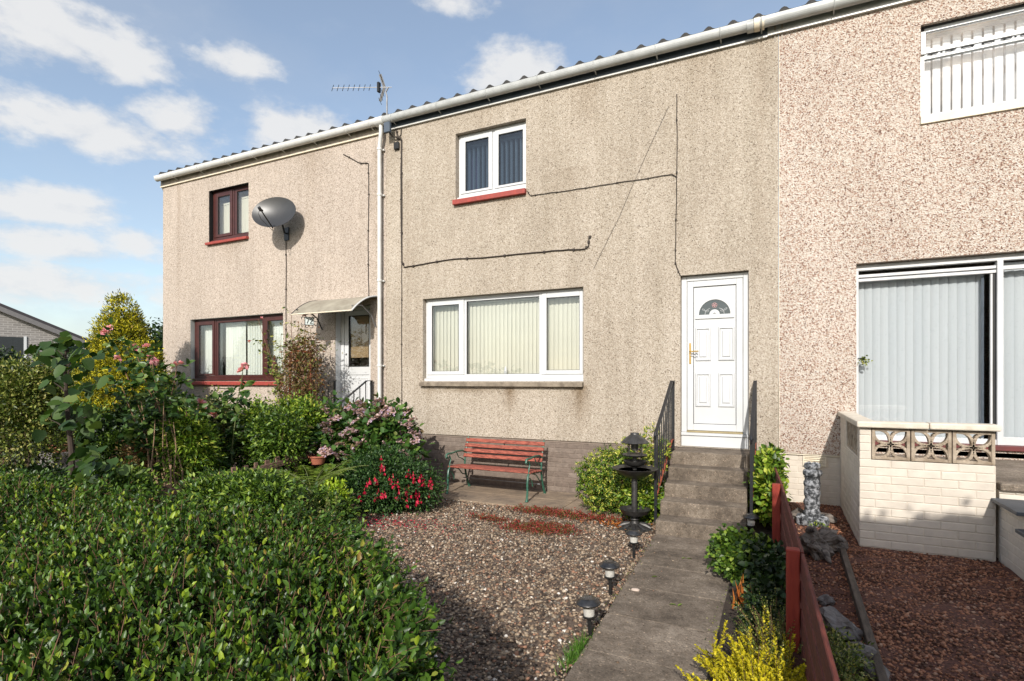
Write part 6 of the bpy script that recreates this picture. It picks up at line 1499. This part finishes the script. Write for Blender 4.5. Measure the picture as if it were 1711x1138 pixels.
# sedum mats
n_ = 44000; x = -3.75 + 2.2 * rg.random(n_); y = 5.5 + 1.45 * rg.random(n_)
f = np.maximum(np.exp(-(((x + 2.55) / .80) ** 2 + ((y - 6.72) / .20) ** 2)), np.exp(-(((x + 2.55 - (y - 5.9) * .3) / .50) ** 2 + ((y - 5.95) / .26) ** 2)))
f = np.maximum(f, .8 * np.exp(-(((x + 3.25) / .35) ** 2 + ((y - 6.1) / .1) ** 2)))
nz_ = .5 + .5 * np.sin(x * 17 + np.sin(y * 13) * 2) * np.sin(y * 19 + np.sin(x * 11) * 2)
k = (f * (.35 + .9 * nz_) > .22 + .42 * rg.random(n_)); x, y = x[k], y[k]; n_ = len(x)
O = np.stack([x, y, .012 + .045 * rg.random(n_) * (.4 + nz_[k])], 1)
tag(scatter('sedum', DIAM, O, nrm(rg.normal(size=(n_, 3)) + (0, 0, .5)), nrm(rg.normal(size=(n_, 3)) + (0, 0, 1)), np.tile([[.022, .012, .02]], (n_, 1)) * rg.uniform(.6, 1.3, (n_, 1)), G['sedum'], None), 'red and green sedum mat creeping over the gravel', 'ground cover', kind='stuff')
n_ = 300; O = np.stack([-4.2 + rg.normal(size=n_) * .38, 5.42 + rg.normal(size=n_) * .16, np.full(n_, .03)], 1)
tag(scatter('fallen_petals', DIAM, O, nrm(rg.normal(size=(n_, 3)) * (1, 1, .1)), nrm(rg.normal(size=(n_, 3)) * .3 + (0, 0, 1)), np.tile([[.03, .014, .02]], (n_, 1)), G['fuchsia_red'], None), 'fallen crimson petals on the gravel below the fuchsia', 'petals', kind='stuff')
n_ = 260; O = np.stack([-1.75 + rg.normal(size=n_) * .22, 6.55 + rg.normal(size=n_) * .12, np.full(n_, .03)], 1)
tag(scatter('fallen_leaf_litter', DIAM, O, nrm(rg.normal(size=(n_, 3)) * (1, 1, .2)), nrm(rg.normal(size=(n_, 3)) * .3 + (0, 0, 1)), np.tile([[.04, .02, .03]], (n_, 1)), G['orange_leaf'], None), 'orange leaf litter under the variegated shrub', 'leaf litter', kind='stuff')
# ---- distant trees past the bungalow and beyond the gardens
def far_tree(label, c, r, h, leaf, seed, n=420, name='tree', L=.3):
    rg = random.Random(seed); bl = [(0, 0, h * .6, r, r, h * .4)]
    for i in range(5): bl.append((rg.uniform(-.6, .6) * r, rg.uniform(-.5, .5) * r, h * rg.uniform(.45, .85), r * rg.uniform(.35, .6), r * .5, h * rg.uniform(.15, .25)))
    t, _, _ = plant(name, label, 'tree', c, bl, n, 18, r * .10, L, L * .45, DIAM, leaf, seed, 8, .05, 'bark', shell=.5)
    m = MB(); m.tube([(c[0], c[1], -.05), (c[0], c[1], h * .35), (c[0] + .1, c[1], h * .6)], [.18, .14, .06], 8); m.out('trunk', 'bark', t, True)
far_tree('dark evergreen tree behind the bungalow roof slope', (-36, 24, 0), 3.2, 5.2, 'dark', 101, 500)
far_tree('dark tree low on the skyline right of the golden conifer', (-30, 21, 0), 2.6, 4.3, 'dark', 102, 420)
far_tree('mid green hedge tree between the gardens and the bungalow', (-20.5, 11.5, 0), 2.4, 1.9, 'mid', 105, 560, L=.18)
far_tree('dark hedge tree beyond the corner of the left house', (-19, 15.5, 0), 2.0, 2.9, 'dark', 106, 460, L=.18)

rg = np.random.default_rng(96); n_ = 90; y = 2.6 + 3.6 * rg.random(n_); x = -1.135 - (y - 3) * .041 + .02 + .35 * rg.random(n_) ** 3
stones('spilled_stones', 'few small stones scattered from the gravel onto the path', rg, x, y, np.full(n_, .034), .007, MT['pebbles'])
n_ = 260; x = -1.1 + 1.0 * rg.random(n_); y = 2.6 + 3.5 * rg.random(n_); x = np.where(rg.random(n_) < .5, -.36 + .05 * rg.normal(size=n_), -1.13 - (y - 3) * .041 + .03 * rg.normal(size=n_))
O = np.stack([x, y, np.full(n_, .034) + .01 * rg.random(n_)], 1)
tag(scatter('moss_and_litter', DIAM, O, nrm(rg.normal(size=(n_, 3)) * (1, 1, .3)), nrm(rg.normal(size=(n_, 3)) * .3 + (0, 0, 1)), np.tile([[.016, .009, .012]], (n_, 1)), G['olive'], None), 'crumbs of moss and leaf litter along both path edges', 'litter', kind='stuff')
